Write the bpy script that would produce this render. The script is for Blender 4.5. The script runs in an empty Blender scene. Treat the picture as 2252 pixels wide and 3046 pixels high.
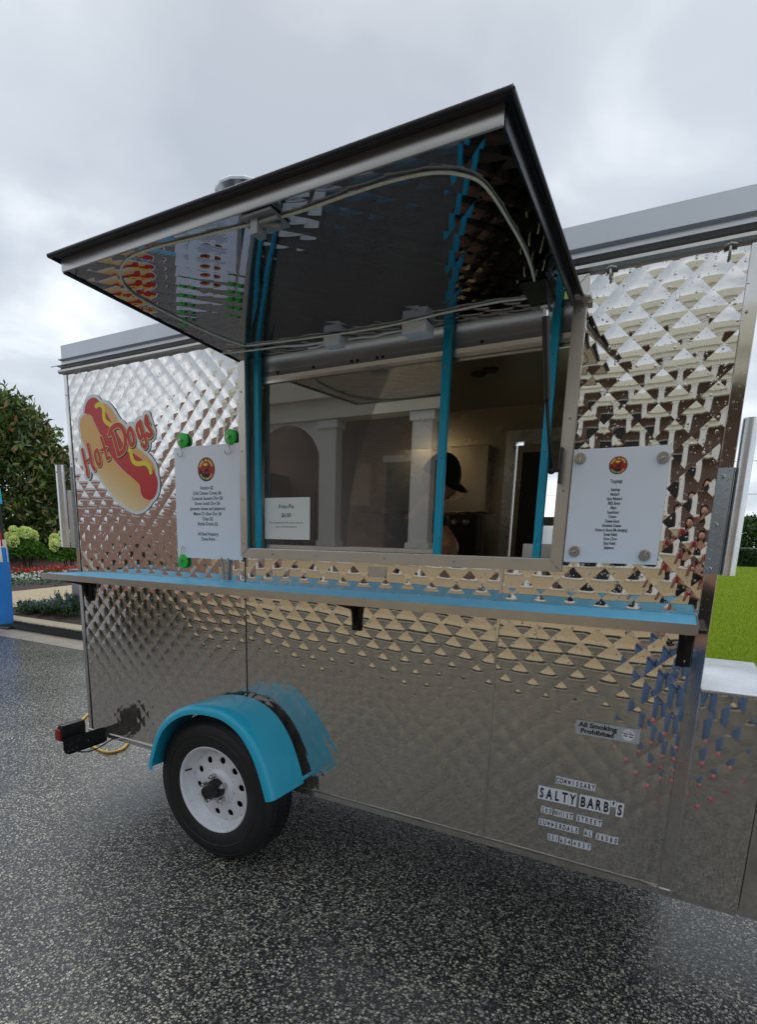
import bpy, bmesh, math, random
import numpy as np
from mathutils import Vector, Matrix, noise as mnoise
random.seed(7); rng = np.random.default_rng(7)
SC = bpy.context.scene
COL = SC.collection
PI = math.pi

# ------------------------------------------------------------------ camera, sky, sun, exposure
cam_d = bpy.data.cameras.new('camera'); cam = bpy.data.objects.new('camera', cam_d); COL.objects.link(cam)
SC.camera = cam
CAM = Vector((2.916, -1.999, 1.485))
YAW, PITCH, ROLL = -0.5088625, -0.2016408, 0.0262946
fw = Vector((math.sin(YAW)*math.cos(PITCH), math.cos(YAW)*math.cos(PITCH), math.sin(PITCH)))
rt = Vector((math.cos(YAW), -math.sin(YAW), 0)); up = rt.cross(fw)
r2 = rt*math.cos(ROLL)+up*math.sin(ROLL); u2 = -rt*math.sin(ROLL)+up*math.cos(ROLL)
cam.matrix_world = Matrix(((r2.x, u2.x, -fw.x, CAM.x), (r2.y, u2.y, -fw.y, CAM.y), (r2.z, u2.z, -fw.z, CAM.z), (0, 0, 0, 1)))
cam_d.sensor_fit = 'VERTICAL'; cam_d.sensor_height = 36.0; cam_d.sensor_width = 36.0
cam_d.lens = 19.901; cam_d.shift_x = 0.01814; cam_d.shift_y = 0.14371
cam_d.clip_start = 0.005; cam_d.clip_end = 1500

SUN_EL, SUN_AZ = math.radians(58), math.radians(-35)      # azimuth from +Y towards +X
w = bpy.data.worlds.new('World'); SC.world = w; w.use_nodes = True
nt = w.node_tree; N = nt.nodes; L = nt.links; N.clear()
out = N.new('ShaderNodeOutputWorld'); bg = N.new('ShaderNodeBackground'); L.new(bg.outputs[0], out.inputs[0])
bg.inputs[1].default_value = 0.1
sky = N.new('ShaderNodeTexSky'); sky.sky_type = 'NISHITA'; sky.sun_disc = False
sky.sun_elevation = SUN_EL; sky.sun_rotation = SUN_AZ; sky.dust_density = 4; sky.ozone_density = 1
tc = N.new('ShaderNodeTexCoord')
sep = N.new('ShaderNodeSeparateXYZ'); L.new(tc.outputs['Generated'], sep.inputs[0])
def M(op, a, b=None, c=None, clamp=False):
    n = N.new('ShaderNodeMath'); n.operation = op; n.use_clamp = clamp
    for i, v in enumerate((a, b, c)):
        if v is None: continue
        if isinstance(v, (int, float)): n.inputs[i].default_value = v
        else: L.new(v, n.inputs[i])
    return n.outputs[0]
zz = M('ADD', M('MAXIMUM', sep.outputs[2], 0.0), 0.22)
cmb = N.new('ShaderNodeCombineXYZ')
L.new(M('DIVIDE', sep.outputs[0], zz), cmb.inputs[0]); L.new(M('DIVIDE', sep.outputs[1], zz), cmb.inputs[1])
n1 = N.new('ShaderNodeTexNoise'); n1.inputs['Scale'].default_value = 1.6; n1.inputs['Detail'].default_value = 6; n1.inputs['Roughness'].default_value = .46
n1.inputs['Distortion'].default_value = .35
L.new(cmb.outputs[0], n1.inputs['Vector'])
n2 = N.new('ShaderNodeTexNoise'); n2.inputs['Scale'].default_value = .5; n2.inputs['Detail'].default_value = 3
mp = N.new('ShaderNodeMapping'); mp.inputs['Location'].default_value = (3.1, 1.7, 0); L.new(cmb.outputs[0], mp.inputs[0]); L.new(mp.outputs[0], n2.inputs['Vector'])
cr_ = N.new('ShaderNodeValToRGB'); L.new(M('ADD', M('MULTIPLY', n1.outputs['Fac'], .6), M('MULTIPLY', n2.outputs['Fac'], .4)), cr_.inputs[0])
e = cr_.color_ramp.elements
e[0].position = .40; e[0].color = (.34, .385, .445, 1); e[1].position = .62; e[1].color = (.84, .875, .92, 1)
m_ = cr_.color_ramp.elements.new(.5); m_.color = (.465, .51, .565, 1)
# a little brighter towards the horizon, as under a thin overcast
hz = M('POWER', M('SUBTRACT', 1.0, M('MAXIMUM', sep.outputs[2], 0.0), clamp=True), 4.0)
sc1 = N.new('ShaderNodeVectorMath'); sc1.operation = 'SCALE'; L.new(cr_.outputs[0], sc1.inputs[0])
L.new(M('MULTIPLY', 9.5, M('ADD', .95, M('MULTIPLY', hz, .30))), sc1.inputs[3])
mx = N.new('ShaderNodeMix'); mx.data_type = 'RGBA'; mx.inputs[0].default_value = .94
L.new(sky.outputs[0], mx.inputs[6]); L.new(sc1.outputs[0], mx.inputs[7]); L.new(mx.outputs[2], bg.inputs[0])

sun_d = bpy.data.lights.new('sun', 'SUN'); sun_d.energy = .7; sun_d.angle = math.radians(40); sun_d.color = (1, .97, .92)
sun = bpy.data.objects.new('sun', sun_d); COL.objects.link(sun)
sd = Vector((math.sin(SUN_AZ)*math.cos(SUN_EL), math.cos(SUN_AZ)*math.cos(SUN_EL), math.sin(SUN_EL)))
sun.rotation_euler = sd.to_track_quat('Z', 'Y').to_euler(); sun.location = sd*60
SC.view_settings.view_transform = 'Standard'; SC.view_settings.look = 'None'
SC.view_settings.exposure = 0.60; SC.view_settings.gamma = 1.0
try: SC.view_settings.use_curve_mapping = False
except Exception: pass
SC.cycles.max_bounces = 9; SC.cycles.glossy_bounces = 6; SC.cycles.transparent_max_bounces = 12; SC.cycles.diffuse_bounces = 3
SC.cycles.caustics_reflective = True

# ------------------------------------------------------------------ materials
class NT:
    def __init__(s, name):
        s.m = bpy.data.materials.new(name); s.m.use_nodes = True; s.t = s.m.node_tree; s.N = s.t.nodes; s.L = s.t.links
        s.b = s.N['Principled BSDF']; s.o = s.N['Material Output']
    def n(s, typ, **kw):
        k = s.N.new('ShaderNode'+typ)
        for a, v in kw.items():
            if a.startswith('_'): setattr(k, a[1:], v)
            else: s.set(k, a.replace('__', ' '), v)
        return k
    def set(s, node, key, v):
        i = node.inputs[int(key[1:])] if key[0] == 'i' and key[1:].isdigit() else node.inputs[key]
        if hasattr(v, 'is_output') or isinstance(v, bpy.types.NodeSocket): s.L.new(v, i)
        else: i.default_value = v
    def math(s, op, a, b=0.0, clamp=False):
        k = s.N.new('ShaderNodeMath'); k.operation = op; k.use_clamp = clamp
        for i, v in enumerate((a, b)):
            if isinstance(v, (int, float)): k.inputs[i].default_value = v
            else: s.L.new(v, k.inputs[i])
        return k.outputs[0]
    def pos(s, scale=(1, 1, 1)):
        g = s.N.new('ShaderNodeNewGeometry'); m = s.N.new('ShaderNodeMapping'); m.inputs['Scale'].default_value = scale
        s.L.new(g.outputs['Position'], m.inputs[0]); return m.outputs[0]
    def noise(s, scale, detail=3, rough=.5, vec=None):
        k = s.N.new('ShaderNodeTexNoise'); k.inputs['Scale'].default_value = scale; k.inputs['Detail'].default_value = detail; k.inputs['Roughness'].default_value = rough
        s.L.new(vec if vec is not None else s.pos(), k.inputs['Vector']); return k.outputs['Fac']
    def ramp(s, fac, stops):
        k = s.N.new('ShaderNodeValToRGB'); s.L.new(fac, k.inputs[0]); e = k.color_ramp.elements
        while len(e) > 1: e.remove(e[-1])
        e[0].position = stops[0][0]; c = stops[0][1]; e[0].color = (c if len(c) == 4 else (*c, 1)) if hasattr(c, '__len__') else (c, c, c, 1)
        for p, c in stops[1:]:
            q = e.new(p); q.color = (*c, 1) if hasattr(c, '__len__') else (c, c, c, 1)
        return k.outputs[0]
    def maprange(s, v, a, b, c, d):
        k = s.N.new('ShaderNodeMapRange'); s.L.new(v, k.inputs[0])
        for i, x in enumerate((a, b, c, d)): k.inputs[i+1].default_value = x
        return k.outputs[0]
    def mixc(s, f, a, b):
        k = s.N.new('ShaderNodeMix'); k.data_type = 'RGBA'
        for i, v in ((0, f), (6, a), (7, b)):
            if isinstance(v, (int, float)): k.inputs[i].default_value = v
            elif isinstance(v, tuple): k.inputs[i].default_value = (*v, 1) if len(v) == 3 else v
            else: s.L.new(v, k.inputs[i])
        return k.outputs[2]
    def bump(s, h, strength=.3, dist=.01, prev=None):
        k = s.N.new('ShaderNodeBump'); k.inputs['Strength'].default_value = strength; k.inputs['Distance'].default_value = dist
        s.L.new(h, k.inputs['Height'])
        if prev is not None: s.L.new(prev, k.inputs['Normal'])
        s.L.new(k.outputs[0], s.b.inputs['Normal']); return k.outputs[0]

def drops(t, scale=95, keep=.45, mask=None, vec=None):
    """height field of scattered rain drops"""
    v = t.n('TexVoronoi', Scale=scale, Randomness=1.0); t.L.new(vec if vec is not None else t.pos((1, 1, .8)), v.inputs['Vector'])
    sp = t.n('SeparateColor'); t.L.new(v.outputs['Color'], sp.inputs[0])
    rad = t.math('MULTIPLY', sp.outputs[0], .42)
    on_ = t.math('LESS_THAN', sp.outputs[1], keep)
    h = t.math('SUBTRACT', rad, v.outputs['Distance'], clamp=True)
    h = t.math('POWER', t.math('MULTIPLY', h, 3.0), .5)
    h = t.math('MULTIPLY', h, on_)
    if mask is not None: h = t.math('MULTIPLY', h, mask)
    return h

def plain(name, col, rough=.5, metal=0.0, var=.12, nscale=30, bump=0.0, spec=.5, bscale=200, coat=0.0, sheen=0.0):
    t = NT(name); c = tuple(col)
    f = t.noise(nscale, 4)
    t.L.new(t.mixc(f, tuple(max(0, x*(1-var)) for x in c), tuple(min(1, x*(1+var)) for x in c)), t.b.inputs['Base Color'])
    t.L.new(t.math('ADD', t.math('MULTIPLY', t.math('SUBTRACT', t.noise(nscale*1.7, 5), .5), rough*.5), rough), t.b.inputs['Roughness'])
    t.b.inputs['Metallic'].default_value = metal
    t.b.inputs['Specular IOR Level'].default_value = spec
    if coat: t.b.inputs['Coat Weight'].default_value = coat; t.b.inputs['Coat Roughness'].default_value = .1
    if bump: t.bump(t.noise(bscale, 4), bump, .002)
    return t.m

def mirror(name, col=(.66, .645, .625), rough=.03, wet=1.0, dirt=True, drop_scale=185, keep=.5):
    t = NT(name); t.b.inputs['Metallic'].default_value = 1
    g = t.n('NewGeometry'); s = t.n('SeparateXYZ'); t.L.new(g.outputs['Position'], s.inputs[0])
    z = s.outputs[2]
    brushed = t.noise(60, 3, .6, t.pos((1, 1, .12)))
    t.L.new(t.mixc(brushed, tuple(c*.93 for c in col), tuple(min(1, c*1.05) for c in col)), t.b.inputs['Base Color'])
    low = t.maprange(z, 1.18, .75, 0, 1) if dirt else None
    r = t.math('ADD', t.math('MULTIPLY', t.noise(14, 5), rough*.8), rough*.6)
    if dirt: r = t.math('ADD', r, t.math('MULTIPLY', low, .03))
    t.L.new(r, t.b.inputs['Roughness'])
    if wet:
        mk = t.ramp(t.noise(3.5, 2), [(.30, 0), (.5, 1)])
        mk = t.math('MULTIPLY', mk, t.maprange(z, .95, 1.25, .12, 1)) if dirt else mk
        h = drops(t, drop_scale, keep, mk)
        h2 = drops(t, drop_scale*.45, keep*.35, mk)
        hh = t.math('ADD', h, t.math('MULTIPLY', h2, 1.6))
        n0 = t.bump(t.noise(7, 2), .018, .02)
        t.bump(hh, .45*wet, .0014, n0)
    if dirt:
        d = t.n('BsdfDiffuse'); d.inputs[0].default_value = (.38, .34, .29, 1)
        mxs = t.n('MixShader')
        streak = t.ramp(t.noise(9, 6, .65, t.pos((3, 1, .5))), [(.35, .15), (.7, 1)])
        t.L.new(t.math('ADD', t.math('MULTIPLY', t.math('MULTIPLY', low, .26), streak), .015), mxs.inputs[0])
        t.L.new(t.b.outputs[0], mxs.inputs[1]); t.L.new(d.outputs[0], mxs.inputs[2]); t.L.new(mxs.outputs[0], t.o.inputs[0])
    return t.m

def emis(name, col, st):
    t = NT(name); t.b.inputs['Base Color'].default_value = (*col, 1); t.b.inputs['Emission Color'].default_value = (*col, 1); t.b.inputs['Emission Strength'].default_value = st
    return t.m

def island(name, stops, rough=.45, trans=.25, spec=.4):
    t = NT(name); g = t.n('NewGeometry'); c = t.ramp(g.outputs['Random Per Island'], stops)
    t.L.new(c, t.b.inputs['Base Color']); t.b.inputs['Roughness'].default_value = rough; t.b.inputs['Specular IOR Level'].default_value = spec
    if trans:
        tr = t.n('BsdfTranslucent'); t.L.new(c, tr.inputs[0]); mxs = t.n('MixShader'); mxs.inputs[0].default_value = trans
        t.L.new(t.b.outputs[0], mxs.inputs[1]); t.L.new(tr.outputs[0], mxs.inputs[2]); t.L.new(mxs.outputs[0], t.o.inputs[0])
    return t.m

MT = {}
MT['quilt'] = mirror('stainless_quilted')
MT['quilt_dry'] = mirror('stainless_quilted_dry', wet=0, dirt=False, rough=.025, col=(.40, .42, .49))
MT['trim'] = mirror('stainless_trim', rough=.08, dirt=True, col=(.62, .60, .58))
MT['alu'] = plain('brushed_aluminium', (.55, .53, .50), .30, 1, .12, 18, .05)
MT['alu_bright'] = plain('galvanised_pipe', (.72, .73, .75), .28, 1, .18, 12, .03)
MT['frame'] = plain('window_frame_aluminium', (.60, .58, .54), .33, 1, .10, 9, .04)
MT['coping'] = plain('grey_roof_coping', (.50, .52, .55), .30, .85, .08, 4, .04)
MT['awning_lip'] = plain('awning_black_seal', (.018, .018, .028), .30, .25, .5, 160, .35, bscale=260)
MT['rubber'] = plain('tyre_rubber', (.016, .016, .017), .55, 0, .3, 25, .15)
MT['blackplastic'] = plain('black_plastic', (.012, .012, .013), .32, 0, .2, 25)
MT['blackmetal'] = plain('black_steel', (.02, .019, .018), .42, .3, .4, 40, .1)
MT['teal'] = plain('turquoise_paint', (.016, .47, .70), .38, 0, .04, 6, .02, coat=.25)
MT['teal_post'] = plain('turquoise_post_paint', (.006, .36, .54), .42, 0, .05, 9)
MT['white_rim'] = plain('white_wheel_paint', (.70, .73, .80), .32, 0, .06, 25, coat=.2)
def rimm():
    t = NT('white_wheel_paint'); f = t.ramp(t.noise(55, 7, .7), [(.60, 0), (.72, 1)]); f2 = t.ramp(t.noise(9, 5, .6), [(.45, 0), (.8, .5)])
    c = t.mixc(f2, (.82, .84, .90), (.58, .56, .52)); t.L.new(t.mixc(f, c, (.30, .22, .16)), t.b.inputs['Base Color']); t.b.inputs['Roughness'].default_value = .33; return t.m
MT['white_rim'] = rimm()
MT['steel'] = plain('bolt_steel', (.55, .52, .48), .28, 1, .2, 90)
MT['hub'] = plain('greasy_hub', (.035, .033, .03), .45, .3, .4, 60, .2)
MT['white'] = plain('white_board', (.82, .84, .90), .42, 0, .02, 5)
MT['paper'] = plain('white_paper', (.82, .81, .76), .6, 0, .02, 12)
MT['green'] = plain('green_rubber_magnet', (.03, .52, .05), .38, 0, .12, 80)
MT['magnet'] = plain('nickel_magnet', (.42, .38, .33), .35, .85, .25, 160, .2)
MT['ink'] = plain('black_ink', (.012, .012, .02), .5)
MT['ink_soft'] = plain('grey_ink', (.06, .065, .09), .6)
MT['red'] = plain('print_red', (.56, .022, .02), .35)
MT['darkred'] = plain('print_dark_red', (.42, .018, .012), .35)
MT['yellow'] = plain('print_yellow', (.80, .68, .03), .35)
MT['cream'] = plain('print_cream', (.86, .74, .22), .35)
MT['lens'] = plain('red_lens', (.30, .012, .02), .15, 0, .1, 60)
MT['sticker'] = plain('grey_sticker', (.46, .50, .53), .3, 0, .03, 10)
MT['vinyl'] = plain('white_vinyl', (.74, .78, .82), .3, 0, .03, 10)
MT['vinyl_clear'] = plain('smoky_plastic', (.10, .095, .09), .2)
MT['vinyl_label'] = plain('white_letter_vinyl', (.80, .84, .92), .4, 0, .02, 10)
def bun():
    t = NT('print_bun'); g = t.n('NewGeometry'); s = t.n('SeparateXYZ'); t.L.new(g.outputs['Position'], s.inputs[0])
    v = t.math('ADD', t.math('MULTIPLY', s.outputs[0], .55), t.math('MULTIPLY', s.outputs[2], 1.0))
    t.L.new(t.ramp(t.maprange(v, 1.62, 2.02, 0, 1), [(0, (.84, .44, .08)), (.25, (.88, .54, .16)), (.55, (.90, .72, .40)), (.8, (.80, .56, .27)), (1, (.78, .44, .14))]), t.b.inputs['Base Color'])
    t.b.inputs['Roughness'].default_value = .35; return t.m
MT['bun'] = bun()
MT['shelf'] = plain('blue_wet_laminate', (.11, .60, .92), .42, 0, .06, 10, .25, bscale=60)
MT['inwall'] = plain('stainless_interior', (.50, .44, .35), .26, .75, .12, 6)
MT['inceil'] = plain('interior_ceiling', (.30, .28, .25), .35, .5, .15, 5)
MT['infloor'] = plain('interior_floor', (.05, .05, .05), .5)
MT['header'] = plain('window_header_steel', (.52, .51, .50), .34, .9, .12, 5, .03)
MT['led'] = plain('led_rope_plastic', (.80, .82, .68), .35, 0, .3, 120)
MT['whiteplastic'] = plain('white_plastic', (.75, .78, .8), .35)
MT['concrete'] = plain('wet_concrete', (.55, .44, .28), .5, 0, .25, 5, .25, bscale=80)
MT['gutter'] = plain('gutter_concrete', (.34, .30, .24), .42, 0, .35, 4, .3, bscale=90)
MT['kerbside'] = plain('kerb_concrete', (.40, .34, .22), .55, 0, .4, 7, .4, bscale=60)
def kerbm():
    t = NT('algae_stained_kerb'); g = t.n('NewGeometry'); s = t.n('SeparateXYZ'); t.L.new(g.outputs['Position'], s.inputs[0])
    zz_ = t.math('ADD', s.outputs[2], t.math('MULTIPLY', t.math('SUBTRACT', t.noise(9, 6, .65), .5), .06))
    st = t.maprange(zz_, .125, .150, 0, 1); dark = t.mixc(t.noise(25, 5), (.012, .013, .010), (.05, .046, .036)); top = t.mixc(t.noise(14, 5), (.34, .29, .18), (.52, .45, .30))
    t.L.new(t.mixc(st, dark, top), t.b.inputs['Base Color']); t.b.inputs['Roughness'].default_value = .5; t.bump(t.noise(70, 4), .4, .004); return t.m
MT['kerb_wet'] = kerbm()
MT['brick'] = None
MT['canvas_blue'] = plain('blue_canvas', (.012, .20, .62), .55, 0, .15, 8, .2)
MT['canvas_teal'] = plain('turquoise_canvas', (.01, .42, .68), .5, 0, .1, 8, .2)
MT['tent_white'] = plain('white_canvas', (.80, .79, .80), .6, 0, .05, 4)
MT['navy'] = plain('navy_cloth', (.012, .013, .02), .8, 0, .25, 60, .3)
MT['black_cloth'] = plain('black_cloth', (.008, .008, .01), .8, 0, .2, 60, .3)
MT['denim'] = plain('blue_denim', (.10, .19, .36), .8, 0, .45, 22, .4)
MT['skin'] = plain('skin', (.52, .27, .18), .5, 0, .08, 12)
MT['hair'] = plain('dark_brown_hair', (.03, .018, .012), .5, 0, .4, 90, .5)
MT['pink'] = plain('pink_shoe', (.80, .05, .20), .5)
MT['phone'] = plain('red_phone', (.35, .01, .02), .3)
MT['hose'] = plain('yellow_hose', (.72, .46, .07), .4, 0, .15, 20)
MT['greypost'] = plain('grey_metal_box', (.32, .33, .34), .45, .4, .15, 10)
MT['bark'] = plain('bark', (.07, .05, .035), .85, 0, .4, 30, .6, bscale=60)
MT['creampaint'] = plain('cream_trim_paint', (.80, .76, .64), .55, 0, .05, 3)
MT['columnwhite'] = plain('white_column_paint', (.80, .79, .77), .5, 0, .04, 3)
MT['darkroof'] = plain('roof_shingle', (.06, .05, .05), .8, 0, .4, 20)
MT['void'] = plain('dark_doorway', (.012, .012, .012), .4)
MT['warmlamp'] = emis('warm_lamp_tube', (1, .80, .48), 13)
def glassm():
    t = NT('window_glass'); tr = t.n('BsdfTransparent'); tr.inputs[0].default_value = (.80, .80, .78, 1)
    gl = t.n('BsdfGlossy'); gl.inputs['Roughness'].default_value = .004; gl.inputs[0].default_value = (1, 1, 1, 1)
    fr = t.n('Fresnel'); fr.inputs[0].default_value = 1.95
    mxs = t.n('MixShader'); t.L.new(t.math('MULTIPLY', fr.outputs[0], 1.3, clamp=True), mxs.inputs[0])
    t.L.new(tr.outputs[0], mxs.inputs[1]); t.L.new(gl.outputs[0], mxs.inputs[2])
    df = t.n('BsdfDiffuse'); df.inputs[0].default_value = (.62, .60, .56, 1); m2 = t.n('MixShader')
    t.L.new(t.maprange(t.noise(2.6, 6, .7, t.pos((1, 1, .55))), .35, .75, .03, .13), m2.inputs[0]); t.L.new(mxs.outputs[0], m2.inputs[1]); t.L.new(df.outputs[0], m2.inputs[2]); t.L.new(m2.outputs[0], t.o.inputs[0]); return t.m
MT['glass'] = glassm()
def brickm():
    t = NT('brick_wall'); b = t.n('TexBrick', Scale=1.0); b.inputs['Color1'].default_value = (.36, .19, .15, 1); b.inputs['Color2'].default_value = (.26, .14, .115, 1)
    b.inputs['Mortar'].default_value = (.42, .37, .32, 1); b.inputs['Brick Width'].default_value = .2; b.inputs['Row Height'].default_value = .067; b.inputs['Mortar Size'].default_value = .006
    s = t.n('SeparateXYZ'); t.L.new(t.pos(), s.inputs[0]); c = t.n('CombineXYZ'); t.L.new(t.math('ADD', s.outputs[0], s.outputs[1]), c.inputs[0]); t.L.new(s.outputs[2], c.inputs[1]); t.L.new(c.outputs[0], b.inputs['Vector'])
    t.L.new(b.outputs[0], t.b.inputs['Base Color']); t.b.inputs['Roughness'].default_value = .85; return t.m
MT['brick'] = brickm()
def asphalt():
    t = NT('wet_asphalt'); p = t.pos()
    wob = t.n('TexNoise', Scale=160.0, Detail=2.0); t.L.new(p, wob.inputs['Vector'])
    pv = t.n('VectorMath', _operation='MULTIPLY_ADD'); t.L.new(wob.outputs['Color'], pv.inputs[0]); pv.inputs[1].default_value = (.0095, .0095, .0); t.L.new(p, pv.inputs[2])
    v = t.n('TexVoronoi', Scale=98.0); t.L.new(pv.outputs[0], v.inputs['Vector'])
    ve = t.n('TexVoronoi', Scale=98.0, _feature='DISTANCE_TO_EDGE'); t.L.new(pv.outputs[0], ve.inputs['Vector'])
    sc = t.n('SeparateColor'); t.L.new(v.outputs['Color'], sc.inputs[0])
    big = t.noise(.9, 3)
    col = t.ramp(sc.outputs[0], [(0, (.03, .03, .03)), (.16, (.08, .078, .075)), (.34, (.18, .175, .16)), (.55, (.30, .29, .25)), (.75, (.44, .42, .34)), (.90, (.60, .56, .44)), (1, (.74, .70, .60))])
    tint = t.ramp(sc.outputs[2], [(0, (1, .93, .78)), (.3, (.95, .95, 1)), (.6, (1, .97, .90)), (1, (.9, .95, 1.05))])
    mu = t.n('VectorMath', _operation='MULTIPLY'); t.L.new(col, mu.inputs[0]); t.L.new(tint, mu.inputs[1])
    rad = t.math('ADD', t.math('MULTIPLY', sc.outputs[1], .24), .33)
    mask = t.math('MULTIPLY', t.math('LESS_THAN', v.outputs['Distance'], rad), t.math('GREATER_THAN', ve.outputs['Distance'], .035))
    f = t.n('TexNoise', Scale=420.0, Detail=2.0); t.L.new(p, f.inputs['Vector'])
    binder = t.mixc(f.outputs['Fac'], (.008, .008, .009), (.035, .034, .035))
    v2 = t.n('TexVoronoi', Scale=190.0); t.L.new(pv.outputs[0], v2.inputs['Vector']); s2 = t.n('SeparateColor'); t.L.new(v2.outputs['Color'], s2.inputs[0])
    m2_ = t.math('LESS_THAN', v2.outputs['Distance'], t.math('ADD', t.math('MULTIPLY', s2.outputs[1], .25), .22))
    small = t.ramp(s2.outputs[0], [(0, (.02, .02, .022)), (.3, (.07, .068, .066)), (.6, (.17, .165, .15)), (.85, (.33, .31, .26)), (1, (.55, .52, .43))])
    under = t.mixc(m2_, binder, small)
    c = t.mixc(mask, under, mu.outputs[0])
    c2 = t.n('VectorMath', _operation='SCALE'); t.L.new(c, c2.inputs[0]); t.L.new(t.maprange(big, .3, .7, .80, 1.28), c2.inputs[3])
    t.L.new(c2.outputs[0], t.b.inputs['Base Color'])
    t.L.new(t.maprange(t.noise(1.6, 4), .3, .7, .10, .30), t.b.inputs['Roughness'])
    t.b.inputs['Specular IOR Level'].default_value = .5
    t.b.inputs['Coat Weight'].default_value = .28; t.b.inputs['Coat Roughness'].default_value = .24; t.b.inputs['Coat IOR'].default_value = 1.33
    cb = t.n('Bump'); cb.inputs['Strength'].default_value = .8; cb.inputs['Distance'].default_value = .004; t.L.new(t.noise(75, 3), cb.inputs['Height']); t.L.new(cb.outputs[0], t.b.inputs['Coat Normal'])
    hh = t.math('MINIMUM', ve.outputs['Distance'], .25)
    h2 = t.math('SUBTRACT', t.math('MULTIPLY', sc.outputs[0], .25), t.math('MULTIPLY', t.math('MINIMUM', v.outputs['Distance'], .5), .7))
    n0 = t.bump(h2, .55, .004)
    t.bump(t.noise(45, 3), .5, .004, n0)
    return t.m
MT['asphalt'] = asphalt()
def mulchm(name, a, b):
    t = NT(name); v = t.n('TexVoronoi', Scale=38.0); t.L.new(t.pos((1, .45, 1)), v.inputs['Vector'])
    sc = t.n('SeparateColor'); t.L.new(v.outputs['Color'], sc.inputs[0])
    t.L.new(t.mixc(sc.outputs[0], a, b), t.b.inputs['Base Color']); t.b.inputs['Roughness'].default_value = .8
    t.bump(v.outputs['Distance'], .9, .02); return t.m
MT['mulch'] = mulchm('bark_mulch', (.035, .018, .012), (.14, .06, .038))
MT['soil'] = mulchm('dark_mulch', (.022, .015, .012), (.085, .052, .040))
def grassg():
    t = NT('lawn'); t.L.new(t.ramp(t.noise(.35, 5), [(.3, (.23, .33, .02)), (.7, (.32, .43, .035))]), t.b.inputs['Base Color']); t.b.inputs['Roughness'].default_value = .8
    t.bump(t.noise(30, 4), .8, .03); return t.m
MT['lawn'] = grassg()
MT['blade'] = island('grass_blades', [(0, (.18, .28, .015)), (.4, (.30, .42, .025)), (.8, (.42, .54, .04)), (1, (.46, .47, .10))], .5, .4)
MT['magleaf'] = island('magnolia_leaves', [(0, (.018, .042, .010)), (.30, (.04, .085, .018)), (.55, (.09, .15, .028)), (.80, (.20, .26, .06)), (.92, (.26, .19, .07)), (1, (.32, .17, .08))], .3, .15, .5)
MT['hydleaf'] = island('hydrangea_leaves', [(0, (.035, .10, .012)), (.5, (.075, .20, .02)), (1, (.15, .33, .04))], .45, .3)
MT['panicle'] = island('hydrangea_florets', [(0, (.62, .78, .16)), (.5, (.80, .90, .32)), (1, (.92, .94, .62))], .6, .2)
MT['redflower'] = island('red_flowers', [(0, (.45, .01, .02)), (.7, (.65, .03, .05)), (1, (.7, .2, .2))], .5, .2)
MT['whiteflower'] = island('white_flowers', [(0, (.68, .68, .68)), (1, (.85, .85, .85))], .5, .2)
MT['saglleaf'] = island('salvia_leaves', [(0, (.04, .10, .04)), (.6, (.10, .20, .08)), (1, (.16, .28, .11))], .6, .2)
MT['blueflower'] = island('blue_flowers', [(0, (.08, .12, .35)), (1, (.20, .26, .50))], .6, .2)
MT['hedgeleaf'] = island('hedge_leaves', [(0, (.008, .022, .006)), (.6, (.02, .05, .012)), (1, (.05, .10, .022))], .5, .15)
MT['treeleaf'] = island('tree_leaves', [(0, (.02, .05, .012)), (.6, (.045, .095, .022)), (1, (.09, .15, .035))], .5, .2)

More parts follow.
